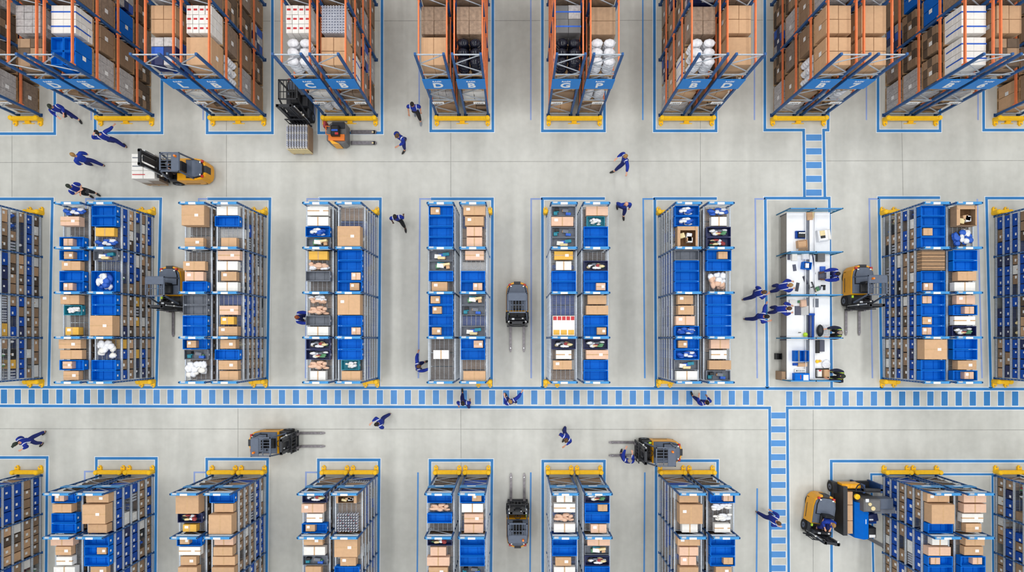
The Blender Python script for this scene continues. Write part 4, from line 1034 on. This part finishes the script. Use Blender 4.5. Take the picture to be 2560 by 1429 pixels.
def person(px, py, ang, label, stride=.25, lean=.0, armL='swing', armR='swing', skin='skin_light', hair='hair_brown', jacket='jacket_blue', trouser='trouser_navy', shoe='shoe_dark', cap=False, bald=False, seated=False, held=None, sleeve=True, turn=0.0, scale=1.0, z0=0.0):
    x, y = W(px, py)
    root = thing('person', label, 'person', (x, y, z0), math.radians(ang-90), 'warehouse workers in blue' if jacket != 'jacket_dark' else 'workers in dark jackets')
    root.scale = (scale*1.1, scale*1.1, scale*1.04)
    hip = .92 if not seated else .52
    L = lean
    P = {'pel': (0, 0, hip), 'wai': (0, L*.25, hip+.20), 'che': (0, L*.7, hip+.42), 'neck': (0, L*.95, hip+.56), 'hb': (0, L+.01, hip+.66)}
    shz = hip+.47
    def arm(side, mode):
        s = side; sh = (s*.20, L*.75, shz)
        d = {'swing': ((s*.27, L*.7-.06*s, shz-.28), (s*.27, L*.7+.14*s, shz-.50)),
             'swingb': ((s*.27, L*.7-.12, shz-.26), (s*.26, L*.7-.20, shz-.50)),
             'down': ((s*.27, L*.7-.02, shz-.28), (s*.25, L*.7+.08, shz-.52)),
             'cross': ((s*.25, L*.7+.10, shz-.24), (-s*.04, L*.7+.24, shz-.22+.04*s)),
             'hold': ((s*.24, L*.7+.08, shz-.25), (s*.13, L*.7+.33, shz-.20)),
             'reach': ((s*.24, L*.7+.24, shz-.12), (s*.20, L*.7+.50, shz-.06)),
             'bench': ((s*.24, L*.7+.20, shz-.24), (s*.16, L*.7+.44, shz-.36)),
             'head': ((s*.33, L*.7+.05, shz+.14), (s*.14, L*.7+.02, shz+.30)),
             'out': ((s*.42, L*.7+.02, shz-.14), (s*.60, L*.7+.12, shz-.24))}[mode]
        return sh, d[0], d[1]
    AL, AR = arm(-1, armL), arm(1, armR)
    def leg(s, st):
        if seated: return [(s*.10, 0, hip), (s*.14, .42, hip+.02), (s*.14, .50, .10), (s*.14, .64, .06)]
        k = (s*.11, st*.55+.03, hip*.52); a = (s*.12, st-.02, .09)
        return [(s*.095, 0, hip-.04), k, a, (s*.13, st+.15, .045)]
    LL, LR = leg(-1, stride), leg(1, -stride)
    # --- body (one skinned surface: torso, neck, arms with hands and fingers, legs)
    V, E, Rr = [], [], []
    def add(p, r, par=None):
        V.append(p); Rr.append(r)
        if par is not None: E.append((par, len(V)-1))
        return len(V)-1
    p = add(P['pel'], .085); w_ = add(P['wai'], (.085, .07), p); c_ = add(P['che'], (.09, .065), w_); n_ = add(P['neck'], .05, c_); add(P['hb'], .052, n_)
    for s, A in ((-1, AL), (1, AR)):
        a = add((A[0][0]*.9, A[0][1], A[0][2]-.03), .042, c_); b = add(A[1], .040, a); wri = Vector(A[2]); c = add(A[2], .030, b)
        d = (wri-Vector(A[1])).normalized(); up = Vector((0, 0, 1)); sd = d.cross(up)
        sd = sd.normalized() if sd.length > .05 else Vector((1, 0, 0)); nn = sd.cross(d).normalized()
        pm = wri+d*.05; palm = add(tuple(pm), (.036, .018), c)
        for q, ln in enumerate((.068, .078, .073, .058)):
            o0 = pm+d*.035+sd*(q-1.5)*.019
            a1 = add(tuple(o0), .0095, palm); a2 = add(tuple(o0+d*ln*.5-nn*.006), .0088, a1); add(tuple(o0+d*ln*.9-nn*.03), .0075, a2)
        th = pm+sd*-.036*s*-1
        t1 = add(tuple(th+d*.005), .011, palm); add(tuple(th+d*.04+sd*.016*s), .0095, t1)
    for s, G in ((-1, LL), (1, LR)):
        a = add(G[0], .07, p); b = add(G[1], .052, a); c = add(G[2], .040, b); add(G[3], .035, c)
    body = skin_obj('body', V, E, Rr, [skin], 0, 1); body.parent = root; KIDS.setdefault(root.name, []).append(body)
    hb = head_mesh(skin); SKINNED.append((body, (hb, (0, L+.03, hip+.735), turn)))
    # --- jacket
    V, E, Rr = [], [], []
    p = add((P['pel'][0], P['pel'][1], hip-.04), (.175, .14)); w_ = add(P['wai'], (.18, .14), p); c_ = add(P['che'], (.225, .155), w_); add((0, L*.9, hip+.545), (.075, .07), c_)
    for A in (AL, AR):
        a = add(A[0], .095, c_); m_ = Vector(A[0]).lerp(Vector(A[1]), .9); b = add(tuple(m_), .08, a)
        if sleeve: add(tuple(Vector(A[1]).lerp(Vector(A[2]), .82)), .055, b)
    jk = skin_obj('jacket', V, E, Rr, [jacket], 0, 2); jk.parent = root; SKINNED.append((jk, None))
    # --- trousers
    V, E, Rr = [], [], []
    q0 = add((0, L*.1, hip+.14), (.13, .11)); p = add((0, 0, hip+.0), (.14, .125), q0)
    for G in (LL, LR):
        a = add(tuple(Vector(G[0]).lerp(Vector(G[1]), .3)), .105, p); b = add(G[1], .092, a); add(tuple(Vector(G[1]).lerp(Vector(G[2]), .92)), .062, b)
    tr = skin_obj('trousers', V, E, Rr, [trouser], 0, 2); tr.parent = root; SKINNED.append((tr, None))
    for G in (LL, LR):
        a, t = Vector(G[2]), Vector(G[3])
        sh = MB().blob(((a.x+t.x)/2, (a.y+t.y)/2+.03, .05), (.05, .145, .055), shoe, 10, 6)
        so = part('shoe', sh, root, True)
    if not bald:
        h = part('cap' if cap else 'hair', hair_mesh(hair, cap=cap), root, True, loc=(0, L+.03, hip+.735)); h.rotation_euler = (0, 0, turn)
    return root
person(188, 293, 300, 'person in dark cap and blue jacket holding a tablet by the back rack', .22, .10, 'hold', 'hold', 'skin_light', 'cap_dark', cap=True)
person(303, 362, 130, 'person in blue workwear with raised arms below the yellow guard', .26, .02, 'head', 'out', 'skin_light', 'hair_black')
person(247, 414, 150, 'fair-haired person in plain blue walking left of the loaded forklift', .24, .02, 'down', 'down', 'skin_light', 'hair_blond', 'jacket_plain')
person(234, 486, 325, 'person with dark cap, folded arms and black trousers above the middle racks', .10, .0, 'cross', 'cross', 'skin_light', 'cap_dark', trouser='trouser_black', cap=True, sleeve=False)
person(1045, 292, 272, 'person with dark hair and black trousers walking beside the fourth back pair', .22, .02, 'down', 'swing', 'skin_tan', 'hair_black', trouser='trouser_black', shoe='shoe_grey', sleeve=False)
person(1014, 362, 235, 'person in blue turning, right of the small orange pallet truck', .22, .12, 'hold', 'swingb', 'skin_tan', 'hair_brown')
person(1552, 415, 200, 'person striding alone across the wide upper aisle', .36, .05, 'out', 'hold', 'skin_light', 'hair_blond', 'jacket_blue')
person(1550, 526, 275, 'bald person walking down at the corner of the fifth middle pair', .26, .03, 'down', 'swingb', 'skin_light', 'hair_grey', 'jacket_plain', bald=True)
person(1004, 556, 280, 'dark-skinned person in black trousers between third and fourth middle pairs', .28, .03, 'swing', 'down', 'skin_dark', 'hair_black', trouser='trouser_black', sleeve=False)
person(766, 795, 355, 'red-haired person reaching into the third middle pair', .08, .12, 'reach', 'reach', 'skin_light', 'hair_red')
person(1052, 914, 15, 'person reaching to the left rack of the fourth middle pair', .2, .14, 'out', 'reach', 'skin_tan', 'hair_brown')
person(1165, 1000, 95, 'person striding up across the striped walkway below the fourth middle pair', .34, .0, 'swing', 'down', 'skin_tan', 'hair_black', sleeve=False)
person(1279, 998, 120, 'fair-haired person on the striped walkway near the centre of the picture', .2, .05, 'hold', 'out', 'skin_light', 'hair_blond')
person(1742, 1000, 110, 'person on the striped walkway below the sixth middle pair', .25, .04, 'hold', 'swing', 'skin_tan', 'hair_black')
person(965, 1046, 205, 'person walking down-left in the lower aisle under the walkway', .28, .05, 'down', 'hold', 'skin_light', 'hair_black')
person(1412, 1080, 240, 'person alone in the lower aisle above the fifth front pair', .22, .1, 'hold', 'down', 'skin_tan', 'hair_brown')
person(1556, 1141, 75, 'person standing at the forks of the left-pointing forklift', .12, .12, 'bench', 'hold', 'skin_light', 'hair_grey')
person(112, 1092, 230, 'person in dark cap walking above the first front pair', .24, .04, 'hold', 'down', 'skin_light', 'cap_dark', cap=True)
person(1906, 1279, 330, 'person walking beside the vertical striped path near the yellow forklift', .26, .05, 'swing', 'hold', 'skin_light', 'hair_brown')
person(1870, 738, 15, 'brown-haired person walking toward the packing benches, upper of two', .3, .08, 'down', 'hold', 'skin_tan', 'hair_brown')
person(1876, 793, 350, 'person with dark hair walking toward the packing benches, lower of two', .28, .08, 'out', 'hold', 'skin_tan', 'hair_black')
person(1927, 722, 10, 'person leaning over the second left packing bench', .08, .16, 'bench', 'bench', 'skin_light', 'hair_blond')
person(1922, 775, 0, 'person typing at the grey laptop on the third left bench', .06, .2, 'bench', 'bench', 'skin_light', 'hair_brown')
person(2064, 692, 185, 'person standing at the second right packing bench by the forklift', .08, .26, 'bench', 'bench', 'skin_dark', 'hair_black')
person(2072, 832, 180, 'person in dark jacket with lime stripes leaning over the third right bench', .08, .30, 'reach', 'bench', 'skin_light', 'hair_grey', 'jacket_dark', trouser='trouser_black')
person(2076, 936, 175, 'person in dark jacket leaning over the front right bench end', .08, .26, 'bench', 'bench', 'skin_tan', 'cap_dark', 'jacket_dark', trouser='trouser_black')
person(2034, 1279, 262, 'driver in purple sleeves seated in the yellow rounded forklift', .0, .05, 'hold', 'hold', 'skin_light', 'hair_blond', 'jacket_plain', seated=True, z0=.68, scale=.95)
person(487, 437, 180, 'driver with lime vest seated in the tall-mast yellow forklift', .0, .05, 'hold', 'hold', 'skin_light', 'hair_black', 'jacket_dark', trouser='trouser_black', seated=True, z0=.68, scale=.95)
# held things
for px, py, z, m, lab in ((163, 288, 1.05, 'screen_dark', 'tablet held by the capped person near the back rack'), (219, 478, 1.1, 'black_plastic', 'small black phone held by the person with folded arms')):
    bench_item('tablet', lab, 'tablet', MB().cbox((0,0,.01),(.16,.22,.015),m,0,.004), px, py, z, 20)
dg = bpy.context.evaluated_depsgraph_get()
new = []
for o, h in SKINNED:
    new.append(bpy.data.meshes.new_from_object(o.evaluated_get(dg)))
for (o, h), me in zip(SKINNED, new):
    if h:
        mb, loc, turn = h; bm = bmesh.new(); bm.from_mesh(me)
        tmp = mb.mesh('tmp', True)
        tmp.transform(Matrix.Translation(loc) @ Matrix.Rotation(turn, 4, 'Z'))
        base = len(me.materials)
        bm.from_mesh(tmp); bm.faces.ensure_lookup_table()
        nf = len(me.polygons)
        for q, f in enumerate(bm.faces):
            if q >= nf: f.material_index = tmp.polygons[q-nf].material_index
        me.materials.clear()
        for m in tmp.materials: me.materials.append(m)
        bm.to_mesh(me); bm.free(); bpy.data.meshes.remove(tmp)
    o.modifiers.clear(); old = o.data; o.data = me; me.name = o.name; bpy.data.meshes.remove(old)
    me.polygons.foreach_set('use_smooth', [True]*len(me.polygons))

# ------------------------------------------------------------------ lights, world, camera
for a in range(5):
    for b in range(4):
        ld = bpy.data.lights.new('ceiling_lamp', 'AREA'); ld.shape = 'RECTANGLE'; ld.size = 2.0; ld.size_y = 7.0; ld.energy = 1000 if a in (0, 4) else 860
        ld.color = (1.0, .993, .978)
        lo = bpy.data.objects.new('ceiling_lamp', ld); COL.objects.link(lo); lo.location = (-30+a*15, -17+b*12.5, 31.5)
w = bpy.data.worlds.new('World'); sc.world = w; w.use_nodes = True
bg = w.node_tree.nodes['Background']; bg.inputs['Color'].default_value = (.82, .9, 1, 1); bg.inputs['Strength'].default_value = .12
cd = bpy.data.cameras.new('camera'); cam = bpy.data.objects.new('camera', cd); COL.objects.link(cam)
cam.location = (0, 0, H); cam.rotation_euler = (0, 0, 0)
cd.sensor_width = 36; cd.lens = H*PPM/2560*36
cd.shift_x = (1280-NX)/2560; cd.shift_y = (NY-714.5)/2560
cd.clip_end = 200
sc.camera = cam
vs = sc.view_settings
sc.display_settings.display_device = 'sRGB'
vs.view_transform = 'Standard'; vs.look = 'None'; vs.exposure = 0.09; vs.gamma = 1.0; vs.use_curve_mapping = False
